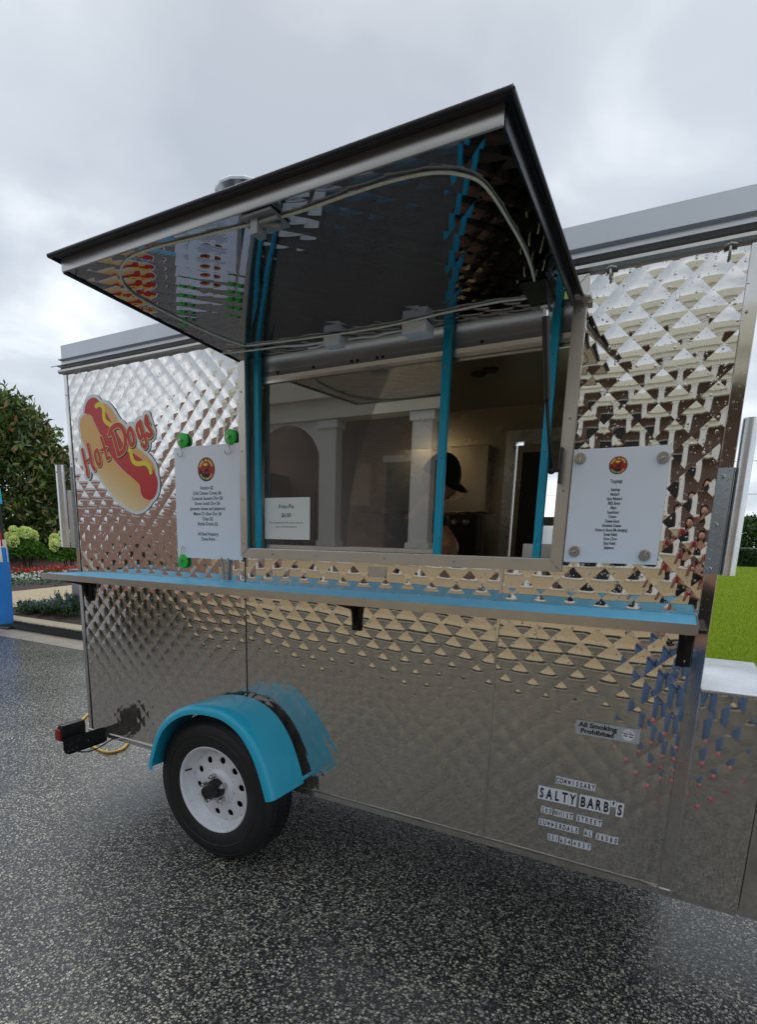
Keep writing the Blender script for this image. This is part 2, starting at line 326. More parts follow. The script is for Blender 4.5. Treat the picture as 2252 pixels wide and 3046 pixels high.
# ------------------------------------------------------------------ mesh builders
class MB:
    def __init__(s): s.v = []; s.f = []; s.mi = []
    def add(s, vs, fs, mi=0):
        o = len(s.v); s.v += [tuple(p) for p in vs]; s.f += [tuple(i+o for i in f) for f in fs]; s.mi += [mi]*len(fs); return s
    def box(s, a, b, mi=0, ch=0.0):
        x0, y0, z0 = a; x1, y1, z1 = b
        if ch:
            bm = bmesh.new(); bmesh.ops.create_cube(bm, size=1)
            for v in bm.verts: v.co = Vector(((x0+x1)/2+v.co.x*(x1-x0), (y0+y1)/2+v.co.y*(y1-y0), (z0+z1)/2+v.co.z*(z1-z0)))
            bmesh.ops.bevel(bm, geom=bm.edges[:], offset=ch, segments=2, affect='EDGES', profile=.5)
            return s.bm(bm, mi)
        return s.add([(x0,y0,z0),(x1,y0,z0),(x1,y1,z0),(x0,y1,z0),(x0,y0,z1),(x1,y0,z1),(x1,y1,z1),(x0,y1,z1)],
                     [(0,3,2,1),(4,5,6,7),(0,1,5,4),(1,2,6,5),(2,3,7,6),(3,0,4,7)], mi)
    def bm(s, bm, mi=0):
        bm.verts.ensure_lookup_table(); bm.verts.index_update()
        s.add([v.co[:] for v in bm.verts], [[v.index for v in f.verts] for f in bm.faces], mi); bm.free(); return s
    def prism(s, poly, d, fn, mi=0):
        """poly 2D list, extruded 0..d; fn(u,v,w)->xyz"""
        n = len(poly); vs = [fn(u, v, 0) for u, v in poly]+[fn(u, v, d) for u, v in poly]
        fs = [tuple(range(n))[::-1], tuple(range(n, 2*n))]+[(i, (i+1) % n, (i+1) % n+n, i+n) for i in range(n)]
        return s.add(vs, fs, mi)
    def tube(s, path, r, seg=10, mi=0, cap=True, closed=False):
        P = [Vector(p) for p in path]; n = len(P); R = r if hasattr(r, '__len__') else [r]*n
        T = []
        for i in range(n):
            a = P[(i-1) % n] if (closed or i > 0) else P[i]; b = P[(i+1) % n] if (closed or i < n-1) else P[i]
            T.append((b-a).normalized())
        u = T[0].orthogonal().normalized(); vs = []
        for i in range(n):
            u = (u-T[i]*u.dot(T[i])); u = u.normalized() if u.length > 1e-8 else T[i].orthogonal().normalized(); v = T[i].cross(u)
            for k in range(seg):
                a = 2*PI*k/seg; vs.append(P[i]+(u*math.cos(a)+v*math.sin(a))*R[i])
        fs = []
        for i in range(n if closed else n-1):
            j = (i+1) % n
            for k in range(seg):
                l = (k+1) % seg; fs.append((i*seg+k, i*seg+l, j*seg+l, j*seg+k))
        if cap and not closed: fs += [tuple(range(seg))[::-1], tuple(range((n-1)*seg, n*seg))]
        return s.add(vs, fs, mi)
    def lathe(s, prof, c, axis='y', seg=48, mi=0, closed=False):
        """prof: list of (radius, axial)"""
        vs = []; m = len(prof)
        for k in range(seg):
            a = 2*PI*k/seg; ca, sa = math.cos(a), math.sin(a)
            for r, h in prof:
                q = {'y': (r*ca, h, r*sa), 'z': (r*ca, r*sa, h), 'x': (h, r*ca, r*sa)}[axis]
                vs.append((c[0]+q[0], c[1]+q[1], c[2]+q[2]))
        fs = []
        for k in range(seg):
            l = (k+1) % seg
            for i in range(m if closed else m-1):
                j = (i+1) % m; fs.append((k*m+i, l*m+i, l*m+j, k*m+j))
        return s.add(vs, fs, mi)
    def build(s, name, mats, parent=None, smooth=False, angle=None, recalc=False):
        me = bpy.data.meshes.new(name); me.from_pydata(s.v, [], s.f); 
        for m in (mats if isinstance(mats, (list, tuple)) else [mats]): me.materials.append(MT[m] if isinstance(m, str) else m)
        if any(s.mi): me.polygons.foreach_set('material_index', s.mi)
        if recalc:
            b = bmesh.new(); b.from_mesh(me); bmesh.ops.recalc_face_normals(b, faces=b.faces[:]); b.to_mesh(me); b.free()
        if smooth: me.shade_smooth() if angle is None else (me.shade_smooth(), me.set_sharp_from_angle(angle=math.radians(angle)))
        me.update(); return link(name, me, parent)
def world_loc(o):
    v = Vector((0, 0, 0))
    m = Matrix.Identity(4)
    chain = []
    while o: chain.append(o); o = o.parent
    for q in reversed(chain): m = m @ q.matrix_parent_inverse @ q.matrix_basis
    return m
def link(name, data, parent=None):
    o = bpy.data.objects.new(name, data); COL.objects.link(o)
    if parent is not None: o.parent = parent; o.matrix_parent_inverse = world_loc(parent).inverted()
    return o
def tag(o, label=None, cat=None, group=None, kind=None):
    if label: o['label'] = label
    if cat: o['category'] = cat
    if group: o['group'] = group
    if kind: o['kind'] = kind
    return o
def thing(name, loc, label, cat, group=None):
    o = bpy.data.objects.new(name, None); COL.objects.link(o); o.location = loc; o.empty_display_size = .1
    return tag(o, label, cat, group)
def kids(o): return [c for c in COL.objects if c.parent == o]
def dup(root, loc=None, rot=None, label=None):
    r = root.copy(); COL.objects.link(r)
    if loc is not None: r.location = loc
    if rot is not None: r.rotation_euler = rot
    if label: r['label'] = label
    for ch in kids(root):
        c = ch.copy(); COL.objects.link(c); c.parent = r; c.matrix_parent_inverse = ch.matrix_parent_inverse.copy()
        for g in kids(ch):
            d = g.copy(); COL.objects.link(d); d.parent = c; d.matrix_parent_inverse = g.matrix_parent_inverse.copy()
    return r
def struct(name, mb, m, **k): return tag(mb.build(name, m, **k), kind='structure')

# ------------------------------------------------------------------ ground and setting
mb = MB(); mb.add([(-60, -5.60, 0), (60, -5.60, 0), (60, 2.62, 0), (-60, 2.62, 0)], [(0, 1, 2, 3)]); struct('parking_lot', mb, 'asphalt')
mb = MB(); mb.box((-60, 2.62, -.1), (1.5, 3.08, .006)); mb.box((-60, 2.606, -.1), (1.5, 2.62, -.008)); struct('gutter', mb, 'gutter')
def kerb_mesh():
    mb = MB(); prof = [(3.08, -.1), (3.086, .10), (3.096, .142), (3.125, .158), (3.36, .160), (3.36, -.1)]
    mb.prism(prof, 61.5, lambda u, v, k: (-60+k, u, v)); return mb
struct('kerb', kerb_mesh(), 'kerb_wet')
def sheet(name, pts, m, sub=0, jit=0.0):
    mb = MB(); mb.add(pts, [tuple(range(len(pts)))]); o = struct(name, mb, m)
    return o
# garden beds behind the kerb and the pale walk running through them
NL, NR, FL, FR = (Vector(p) for p in ((-7.53, 3.76, .195), (-6.90, 4.52, .30), (-9.36, 4.79, .30), (-9.01, 5.94, .395)))
ext = lambda p, q, k: p+(q-p)*k
NLL, NRR, FLL, FRR = ext(NR, NL, 5), ext(NL, NR, 3.2), ext(FR, FL, 5), ext(FL, FR, 3.2)
for q in (NLL, FLL): q.z = .15
def patch(name, quads_, m):
    mb = MB()
    for q in quads_: mb.add([tuple(p) for p in q], [tuple(range(len(q)))])
    return struct(name, mb, m)
K = lambda x: Vector((x, 3.36, .135)); dz_ = Vector((0, 0, -.01))
patch('near_bed', [(K(-14), K(-8.6), NL+dz_, NLL+dz_), (K(-8.6), K(-4.5), NR+dz_), (K(-8.6), NR+dz_, NL+dz_), (K(-4.5), K(1.5), NRR+dz_, NR+dz_), (Vector((-60, 3.36, .135)), K(-14), NLL+dz_, Vector((-60, 3.9, .135)))], 'soil')
patch('walk', [(NLL, NL, FL, FLL), (NL, NR, FR, FL), (NR, NRR, FRR, FR)], 'concrete')
ML, MR_ = Vector((-11.9, 6.15, .43)), Vector((-10.55, 7.25, .555)); BL, BR = Vector((-20.2, 8.3, .80)), Vector((-14.0, 11.8, .86))
MLL, MRR = ext(MR_, ML, 5), ext(ML, MR_, 3); BLL, BRR = Vector((-40, 4, .8)), Vector((-9, 15, .9))
patch('far_bed', [(FLL, FL, ML, MLL), (FL, FR, MR_, ML), (FR, FRR, MRR, MR_)], 'soil')
patch('mulch_bank', [(MLL, ML, BL, BLL), (ML, MR_, BR, BL), (MR_, MRR, BRR, BR), (BLL, BL, Vector((-30, 30, .9))), (BL, BR, BRR, Vector((-10, 40, .9)), Vector((-30, 30, .9)))], 'mulch')
# lawn, reaching the horizon
mb = MB(); mb.add([(1.5, 60, .02), (1.5, 2.62, .02), (400, 2.62, .02), (500, 700, .02), (-500, 700, .02), (-500, 60, .02)], [(0, 1, 2, 3, 4, 5)]); struct('lawn', mb, 'lawn')
mb = MB(); mb.box((-60, -9.3, -.1), (60, -6.20, .150)); struct('pavement', mb, 'concrete')
mb = MB(); mb.box((-60, -6.198, -.1), (60, -6.05, .148)); struct('far_kerb', mb, 'kerb_wet')
mb = MB(); mb.box((-60, -6.048, -.1), (60, -5.60, .006)); struct('far_gutter', mb, 'gutter')
mb = MB(); mb.add([(-500, -600, -.06), (500, -600, -.06), (500, 3, -.06), (-500, 3, -.06)], [(0, 1, 2, 3)]); struct('ground', mb, 'gutter')

# ------------------------------------------------------------------ scatter helpers (leaves, blades, petals)
def quads(P, U, V, name, m, parent=None, fold=0.0):
    """many small leaf diamonds: centre P, half axes U (length), V (width)"""
    n = len(P); Nn = np.cross(U, V); Nn /= (np.linalg.norm(Nn, axis=1)[:, None]+1e-9)
    lv = np.linalg.norm(V, axis=1)[:, None]
    a = P-U; b = P+V+Nn*lv*fold-U*.05; c = P+U; d = P-V+Nn*lv*fold-U*.05
    v = np.stack([a, b, c, d], 1).reshape(-1, 3)
    i = np.arange(n)*4
    f = np.stack([i, i+1, i+2, i, i+2, i+3], 1).reshape(-1, 3)
    me = bpy.data.meshes.new(name); me.vertices.add(len(v)); me.vertices.foreach_set('co', v.astype(np.float32).ravel())
    me.loops.add(len(f)*3); me.loops.foreach_set('vertex_index', f.astype(np.int32).ravel()); me.polygons.add(len(f))
    me.polygons.foreach_set('loop_start', (np.arange(len(f))*3).astype(np.int32)); me.materials.append(MT[m]); me.update(calc_edges=True)
    return link(name, me, parent)
def rdir(n, zb=0.0):
    d = rng.normal(size=(n, 3)); d[:, 2] += zb; return d/np.linalg.norm(d, axis=1)[:, None]
def perp(U):
    r = rng.normal(size=U.shape); v = np.cross(U, r); return v/np.linalg.norm(v, axis=1)[:, None]
def leaves(P, L_, W_, name, m, parent=None, zb=.3, fold=.25, out=None, outw=0.0):
    n = len(P); U = rdir(n, zb)
    if out is not None: U = U+out*outw; U /= np.linalg.norm(U, axis=1)[:, None]
    V = perp(U); s = rng.uniform(.7, 1.25, (n, 1))
    return quads(P, U*L_*s, V*W_*s, name, m, parent, fold)
def clumped(n, c, rad, k, spread, shell=.75, flat=1.0):
    """points gathered round k clump centres near the surface of an ellipsoid"""
    d = rdir(k); r = rng.uniform(shell, 1.02, (k, 1)); cc = np.array(c)+d*np.array(rad)*r
    idx = rng.integers(0, k, n); p = cc[idx]+rng.normal(size=(n, 3))*spread; return p, d[idx]

def crown_tree(name, base, h, rad, trunk_r, label, cat, leaf, lw, n, k, leafmat, cz=.5, group=None, spread=.25, cone=False, zb=.3):
    t = thing(name, base, label, cat, group); b = Vector(base)
    tb = MB(); top = b+Vector((0, 0, h*.8))
    path = [b, b+Vector((.05, .02, h*.25)), b+Vector((-.03, .05, h*.5)), top]; tb.tube(path, [trunk_r*1.2, trunk_r, trunk_r*.6, trunk_r*.15], 9)
    for q in range(9):
        a = q*2.4; z0 = h*(.18+.06*q); s = b+Vector((0, 0, z0)); e2 = s+Vector((math.cos(a), math.sin(a), .45))*rad*(.75 if not cone else .75*(1-z0/h))
        tb.tube([s, (s+e2)/2+Vector((0, 0, .08)), e2], [trunk_r*.4, trunk_r*.25, trunk_r*.08], 6)
    tb.build('trunk', 'bark', t, True)
    # clump centres through the crown
    u = rng.uniform(0, 1, k); zc_ = .06+.94*u
    prof = np.where(zc_ < .25, .75+zc_, 1.0)*np.sqrt(np.clip(1-(zc_-.15)**2/.74, 0.02, 1)) if cone else np.sqrt(np.clip(1-((zc_-cz)/.55)**2, .02, 1))
    a = rng.uniform(0, 2*PI, k); rr = rng.uniform(.45, 1.0, k)**.5*prof*rad*rng.uniform(.82, 1.12, k)
    cc = np.stack([b.x+np.cos(a)*rr, b.y+np.sin(a)*rr, b.z+h*zc_], 1)
    idx = rng.integers(0, k, n); P = cc[idx]+rng.normal(size=(n, 3))*spread*np.array([1, 1, .8])
    o = P-np.array([b.x, b.y, b.z+h*.4]); o /= np.linalg.norm(o, axis=1)[:, None]
    leaves(P, leaf, lw, 'crown', leafmat, t, zb, .3, o, .7)
    return t

crown_tree('magnolia_tree', (-17.0, 8.7, .76), 5.0, 2.75, .15, 'tall dark green magnolia with bronze leaf undersides behind the white hydrangeas', 'tree', .120, .044, 38000, 640, 'magleaf', cone=True, spread=.22)
crown_tree('broadleaf_tree', (-16.6, 11.4, .8), 3.5, 1.3, .10, 'small green tree just left of the trailer corner behind the steel rail', 'tree', .085, .035, 7000, 200, 'treeleaf', spread=.2)

def hydrangea(loc, h, r, heads, label):
    t = thing('hydrangea_shrub', loc, label, 'shrub', 'lime white hydrangeas under the magnolia'); b = np.array(loc)
    st = MB()
    for q in range(12):
        a = q*.52*2; e2 = b+np.array([math.cos(a)*r*.7, math.sin(a)*r*.7, h*.8]); st.tube([b+np.array([math.cos(a)*.08, math.sin(a)*.08, 0]), (b+e2)/2+np.array([0, 0, .1]), e2], [.014, .011, .007], 5)
    st.build('stems', 'bark', t)
    n = 3400; d = rdir(n); d[:, 2] = np.abs(d[:, 2])*.9-.1; P = b+np.array([0, 0, h*.30])+d*np.array([r, r, h*.62])*rng.uniform(.35, 1.0, (n, 1))**.4
    leaves(P, .060, .034, 'foliage', 'hydleaf', t, .2, .25, d, .8)
    for q in range(heads):
        a = rng.uniform(0, 2*PI); rr = rng.uniform(.15, .95)*r; z = h*(1.02-.42*(rr/r)**2)+rng.uniform(-.08, .08)
        c = b+np.array([math.cos(a)*rr, math.sin(a)*rr, z]); m = 260; dd = rdir(m); k = rng.uniform(.5, 1, (m, 1))
        dd[:, 2] = dd[:, 2]*1.15; zz_ = dd[:, 2:3]; P = c+dd*np.array([.135, .135, .15])*(1-.28*zz_)*k**.3
        leaves(P, .026, .023, 'flower_head', 'panicle', t, 0, .1)
    return t
hydrangea((-13.15, 7.45, .62), .98, .58, 10, 'lime white hydrangea in flower, nearest the blue tent')
hydrangea((-11.95, 7.90, .60), .95, .50, 7, 'lime white hydrangea in flower, half hidden behind the steel rail of the trailer')

def flowerbed(name, pts, n, m, size, label, cat, zoff, green=None, ng=0, hspread=.1):
    t = thing(name, (*pts[0][:2], pts[0][2]), label, cat); P0 = np.array(pts)
    def samp(k, hz, w_=.45):
        i = rng.integers(0, len(P0)-1, k); ph_ = len(name+m)*.37; f = (np.floor(rng.uniform(0, 1, (k, 1))*6)+.5+ph_ % 1)/6.5+rng.normal(size=(k, 1))*.045; p = P0[i]*(1-f)+P0[i+1]*f
        g = np.sin(p[:, :1]*7+p[:, 1:2]*5)*.5+.5
        return p+rng.normal(size=(k, 3))*np.array([w_*.55, w_*.45, hz])+np.array([0, 0, 1])*g*hspread
    if ng: o = leaves(samp(ng, .05), .05, .025, 'foliage', green, t, .5); o['kind'] = 'stuff'
    o = leaves(samp(n, .03)+np.array([0, 0, zoff]), size, size*.9, 'blossoms', m, t, .6, .15); o['kind'] = 'stuff'
    return t
flowerbed('begonia_bed', [(-13.2, 5.2, .40), (-11.8, 6.25, .43), (-10.4, 7.35, .55)], 1900, 'redflower', .026, 'strip of red bedding flowers in front of the mulch bank', 'flowers', .10, 'hydleaf', 2600, .08)
flowerbed('begonia_bed', [(-12.6, 4.9, .34), (-11.2, 5.85, .34), (-9.9, 6.95, .46)], 1500, 'whiteflower', .027, 'strip of white bedding flowers in front of the red ones', 'flowers', .08, 'hydleaf', 2000, .07)
flowerbed('salvia_bed', [(-11.8, 4.8, .24), (-10.5, 5.4, .26), (-9.4, 6.5, .38)], 700, 'blueflower', .014, 'low grey green plants with blue spikes on the far side of the pale walk', 'flowers', .07, 'saglleaf', 2200, .05)
def salvia(loc, r, h, label, n=1500):
    t = thing('salvia_plant', loc, label, 'plant', 'low blue salvias by the kerb'); b = np.array(loc)
    tips = []; st = MB()
    for q in range(38):
        a = rng.uniform(0, 2*PI); rr = r*rng.uniform(0, 1)**.5; e2 = b+np.array([math.cos(a)*rr, math.sin(a)*rr*.8, h*rng.uniform(.55, 1.05)*(1-.35*rr/r)])
        st.tube([b+np.array([math.cos(a)*rr*.5, math.sin(a)*rr*.4, 0]), e2], [.004, .002], 4); tips.append(e2)
    st.build('stems', 'saglleaf', t); tips = np.array(tips)
    i = rng.integers(0, len(tips), n); f = rng.uniform(.25, 1, (n, 1)); P = b*(1-f)+tips[i]*f; P[:, :2] = tips[i][:, :2]*(.4+.6*f)+b[:2]*(.6-.6*f)
    leaves(P+rng.normal(size=(n, 3))*.02, .026, .011, 'foliage', 'saglleaf', t, .4)
    n2 = n//4; i = rng.integers(0, len(tips), n2); leaves(tips[i]+rng.normal(size=(n2, 3))*np.array([.012, .012, .03]), .010, .008, 'blossoms', 'blueflower', t, .3)
    return t
salvia((-6.80, 3.66, .18), .32, .22, 'small blue flowered plant on the dark mulch, nearest the blue tent')
salvia((-6.38, 3.78, .20), .34, .24, 'wide low blue flowered plant on the dark mulch, middle of three', 1900)
salvia((-5.95, 3.84, .20), .40, .42, 'tallest blue flowered plant on the dark mulch, against the grey box', 2600)
# loose mulch chips on the near bed
n = 5200; P = np.stack([rng.uniform(-8, -4, n), rng.uniform(3.38, 4.9, n), np.full(n, .142)], 1)
o = leaves(P, .018, .006, 'mulch_chips', 'soil', None, 0, .1); o['kind'] = 'stuff'

# grey box standing in the bed
pb = thing('utility_box', (-5.72, 3.92, .13), 'narrow grey metal utility box standing in the mulch behind the kerb', 'utility box')
m2 = MB(); m2.box((-5.86, 3.86, .10), (-5.50, 4.16, .92), ch=.008); m2.build('housing', 'greypost', pb)
m2 = MB(); m2.box((-5.88, 3.84, .92), (-5.48, 4.18, .95), ch=.006); m2.build('lid', 'greypost', pb)

# right background: lawn tufts, hedge, fence, trees, wires
n = 170000; yy = 3+(rng.uniform(0, 1, n)**1.9)*64; xx = 2.9+(yy+2)*rng.uniform(-.03, .13, n)
P = np.stack([xx, yy, np.full(n, .035)], 1); U = rdir(n)*.35+np.array([0, 0, 1]); U /= np.linalg.norm(U, axis=1)[:, None]
s = rng.uniform(.022, .05, (n, 1))*(1+yy[:, None]*.025); V = perp(U)*s*.10*(1+yy[:, None]*.09)
o = quads(P+U*s*.6, U*s, V, 'grass_blades', 'blade'); o['kind'] = 'stuff'
hd = thing('hedge', (5, 69, 0), 'long clipped dark green hedge across the far end of the lawn', 'hedge')
n = 16000; P = np.stack([rng.uniform(-6, 18, n), 69+rng.uniform(-.9, .9, n), rng.uniform(0, 1, n)**.7*1.9], 1); P[:, 2] += np.sin(P[:, 0]*1.7)*.12
leaves(P, .16, .09, 'foliage', 'hedgeleaf', hd, .2)
m2 = MB(); m2.box((-6, 68.6, 0), (18, 69.4, 1.6)); m2.build('inner_growth', 'hedgeleaf', hd)
fe = thing('fence', (5, 66.6, 0), 'thin white topped wire fence in front of the hedge', 'fence')
m2 = MB(); m2.tube([(-8, 66.6, 2.02), (18, 66.6, 2.02)], .03, 6); m2.build('top_rail', 'greypost', fe)
for k in range(9):
    m2 = MB(); m2.tube([(-7+k*3.0, 66.6, 0), (-7+k*3.0, 66.6, 2.05)], .025, 6); m2.build('post', 'hedgeleaf' if 0 else 'blackmetal', fe)
for k, (x, y, h, r) in enumerate([(0.5, 84, 4.6, 3.4), (6.3, 82, 4.7, 2.7), (9.0, 84, 5.6, 3.4), (14.5, 83, 5.0, 3.4)]):
    crown_tree('broadleaf_tree', (x, y, 0), h, r, .2, ['leafy green tree beyond the hedge, mostly behind the trailer', 'low rounded green tree beyond the hedge, right of the round steel pipe', 'taller green tree beyond the hedge at the right picture edge', 'leafy green tree beyond the hedge, furthest right'][k], 'tree', .26, .15, 5200, 150, 'treeleaf', group='trees beyond the hedge', spread=.45)
for k, z in enumerate((9.4, 6.6)):
    m2 = MB(); m2.tube([(-30+q*8, 60, z+.5*((q-6)/6)**2) for q in range(13)], .02, 5)
    tag(m2.build('overhead_wire', 'blackmetal'), ['upper thin overhead wire crossing the sky at the right', 'lower thin overhead wire crossing the sky at the right'][k], 'wire')

m2 = MB(); m2.tube([(-2.05, -.62, .006), (-1.98, -.60, .008), (-1.90, -.615, .006)], [.0025, .0035, .002], 6); m2.tube([(-1.98, -.60, .008), (-1.95, -.57, .010)], .0018, 5)
tag(m2.build('twig', 'bark', None, True), 'small dry brown twig lying on the wet asphalt near the left picture edge', 'twig')

# ------------------------------------------------------------------ the food trailer
TR = thing('food_trailer', (1.5, .77, 0), 'stainless steel quilted food trailer with open serving window, raised awning and blue counter shelf', 'food trailer')
X0, X1, ZB, ZT, YB = 0.0, 3.008, .372, 2.303, 1.55
PITCHQ = .0975
def quilt(rects, ox, oz, amp, fn, n=7, skip=None):
    """embossed diamonds: each cell its own smooth patch, ridge lines stay sharp.  fn(u, v, h) -> xyz"""
    h = PITCHQ/2; mb = MB()
    g = np.linspace(-1, 1, n+1); A, B = np.meshgrid(g, g, indexing='ij')
    lu = (A+B)/2*h; lv = (A-B)/2*h
    rr = np.minimum((lu**2+lv**2)/h**2, 1.0)
    hh = amp*(1-rr**.98)
    fq = [(i*(n+1)+j, (i+1)*(n+1)+j, (i+1)*(n+1)+j+1, i*(n+1)+j+1) for i in range(n) for j in range(n)]
    V, F = [], []
    for (u0, v0, u1, v1) in rects:
        bmx = bmesh.new(); cnt = 0
        i0, i1 = int((u0-ox)/h)-2, int((u1-ox)/h)+2; j0, j1 = int((v0-oz)/h)-2, int((v1-oz)/h)+2
        for i in range(i0, i1+1):
            for j in range(j0, j1+1):
                if (i+j) % 2: continue
                cu, cv = ox+i*h, oz+j*h
                if cu+h < u0 or cu-h > u1 or cv+h < v0 or cv-h > v1: continue
                k = 1+.26*mnoise.noise((cu*31, cv*29, 1.3))
                uu = (cu+lu).ravel(); vv = (cv+lv).ravel(); wv = .0011*np.sin(uu*5.1+1.0+vv*2.2)*np.cos(vv*4.3)+.0006*np.sin(uu*13+vv*9)
                hz_ = (hh*k).ravel()+wv
                if cu-h >= u0 and cu+h <= u1 and cv-h >= v0 and cv+h <= v1:
                    o = len(V); V += [fn(a, b, c) for a, b, c in zip(uu, vv, hz_)]; F += [tuple(o+q for q in f) for f in fq]
                else:
                    vs = [bmx.verts.new((a, b, c)) for a, b, c in zip(uu, vv, hz_)]
                    for f in fq: bmx.faces.new([vs[q] for q in f])
        for co, no in (((u0, 0, 0), (-1, 0, 0)), ((u1, 0, 0), (1, 0, 0)), ((0, v0, 0), (0, -1, 0)), ((0, v1, 0), (0, 1, 0))):
            bmesh.ops.bisect_plane(bmx, geom=bmx.verts[:]+bmx.edges[:]+bmx.faces[:], plane_co=co, plane_no=no, clear_outer=True)
        bmx.verts.index_update(); o = len(V); V += [fn(*v.co) for v in bmx.verts]; F += [tuple(o+v.index for v in f.verts) for f in bmx.faces]; bmx.free()
    mb.add(V, F); return mb
wallfn = lambda u, v, h: (u, -h, v)
AMP = .00180
# panel: lattice phase measured per sheet
panels = [([(.024, ZB+.012, 1.195, 2.31)], .971+.0008, 1.187), ([(1.1965, ZB+.012, 2.3595, 1.43)], 1.955, 1.155), ([(2.3705, ZB+.012, 2.9725, 1.43), (2.545, 1.43, 2.9725, 2.31)], 2.649, 2.207)]
for rects, ox, oz in panels:
    quilt(rects, ox, oz, AMP, wallfn).build('quilted_panel', 'quilt', TR, smooth=True)
m = MB()
m.box((X0+.01, .006, ZB), (1.20, .03, ZT)); m.box((1.20, .006, ZB), (2.547, .03, 1.44)); m.box((2.547, .006, ZB), (X1-.01, .03, ZT)); m.box((1.20, .006, 2.26), (2.547, .03, ZT))
m.build('side_wall', 'alu', TR)
# seams and corner trims
def strip(name, a, b, mat, ch=.0015, parent=TR): mm = MB(); mm.box(a, b, ch=ch); return mm.build(name, mat, parent)
strip('seam_strip', (1.1951, -.0045, ZB+.01), (1.1963, .004, 1.411), 'blackmetal', 0)
strip('seam_strip', (2.3598, -.0055, ZB+.01), (2.3702, .004, 1.411), 'trim')
strip('corner_trim', (-.004, -.006, ZB), (.0215, .03, ZT), 'trim')
strip('corner_trim', (2.9735, -.0065, ZB), (3.0095, .03, ZT), 'trim')
strip('seam_strip', (.0217, -.004, ZB+.01), (.0236, .003, ZT), 'blackmetal', 0)
m = MB(); m.prism([(-.012, ZB-.012), (-.012, ZB+.010), (-.004, ZB+.014), (.03, ZB+.014), (.03, ZB-.012)], X1+.004, lambda u, v, k: (-.002+k, u, v)); m.build('bottom_rail', 'trim', TR)
# screws along the right trim and the frame
def screws(pts, name='screw_heads', parent=TR, r=.0042, ny=-1, mat='steel'):
    mm = MB()
    for x, y, z in pts: mm.lathe([(0, y-.0026), (r*.35, y-.0026), (r*.36, y-.0008), (r*.7, y-.0024), (r, y-.0008), (r, y)], (x, 0, z), 'y', 12)
    o = mm.build(name, mat, parent, True, 40, recalc=True); o['kind'] = 'stuff'; return o
screws([(2.984, -.0068, z) for z in (2.13, 1.90, 1.83, 1.26, .99, .83, .52)]+[(.010, -.0062, z) for z in (2.2, 1.86, 1.3, .9, .6)]+[(2.59, -.004, 1.0), (2.67, -.003, 1.03), (1.42, -.003, .98)])
# roof coping
prof = [(0, 2.302), (-.016, 2.304), (-.022, 2.311), (-.022, 2.320), (-.014, 2.327), (-.012, 2.332), (-.034, 2.3345), (-.034, 2.338), (-.006, 2.341), (-.006, 2.366), (-.024, 2.369), (-.024, 2.3725), (-.004, 2.376), (-.004, 2.441), (.02, 2.446), (.02, 2.302)]
m = MB(); m.prism(prof, X1+.03, lambda u, v, k: (-.012+k, u, v)); o = m.build('roof_coping', 'coping', TR)
m = MB(); m.prism([(-.016, 2.3035), (-.0235, 2.311), (-.0235, 2.320), (-.015, 2.327), (-.012, 2.3035)], X1+.05, lambda u, v, k: (-.022+k, u-.001, v)); m.build('drip_moulding', 'alu', TR)
m = MB(); m.prism([(-.040, 2.3352), (-.040, 2.3372), (-.0345, 2.3372), (-.0345, 2.3352)], X1+.06, lambda u, v, k: (-.055+k, u, v)); m.build('drip_flange', 'coping', TR)
m = MB(); m.box((-.012, .02, 2.36), (X1+.018, YB, 2.43)); m.build('roof', 'coping', TR)
m = MB(); m.box((-.004, .03, ZB), (.0, YB, 2.40)); m.build('end_wall', 'trim', TR)
m = MB(); m.box((2.99, .03, ZB), (3.008, YB, 2.40)); m.build('end_wall', 'trim', TR)
# far wall with doorway
m = MB(); Yf = 1.50
m.box((0, Yf, ZB), (1.925, YB, 2.36)); m.box((1.925, Yf, 2.12), (2.60, YB, 2.36)); m.box((2.60, Yf, ZB), (2.99, YB, 2.36)); m.box((2.02, Yf+.01, ZB), (2.155, Yf+.02, 2.12)); m.build('far_wall', 'inwall', TR)
m = MB(); m.box((.0, .03, ZB-.03), (2.99, YB, .45)); m.build('floor', 'infloor', TR)
m = MB(); m.box((.0, .03, 2.29), (2.99, Yf, 2.31)); m.build('ceiling', 'inceil', TR)
dr = MB(); dr.box((1.925, Yf-.03, .45), (1.985, Yf+.02, 2.15)); dr.box((1.985, Yf-.03, 2.085), (2.62, Yf+.02, 2.15)); dr.box((2.56, Yf-.03, .45), (2.62, Yf+.02, 2.085)); DF = dr.build('door_frame', 'alu_bright', TR)
dr = MB(); dr.box((1.99, Yf, .45), (2.02, Yf+.03, 2.07)); dr.box((2.02, Yf, 2.03), (2.155, Yf+.03, 2.07)); dr.build('door_stile', 'inwall', DF)
m = MB(); m.box((2.022, Yf-.004, .45), (2.155, Yf+.008, 2.03)); m.build('door_leaf', 'void', TR)
m = MB(); m.box((2.15, Yf, .45), (2.56, Yf+.02, .9)); BDR = m.build('back_door', 'greypost', TR)
for za, zb in ((1.93, 2.085), (1.615, 1.665), (1.44, 1.47)): m = MB(); m.box((2.15, Yf, za), (2.56, Yf+.02, zb)); m.build('cross_bar', 'greypost', BDR)
m = MB(); m.box((2.155, Yf+.005, 1.47), (2.56, Yf+.01, 1.615)); m.build('door_pane', 'glass', TR)
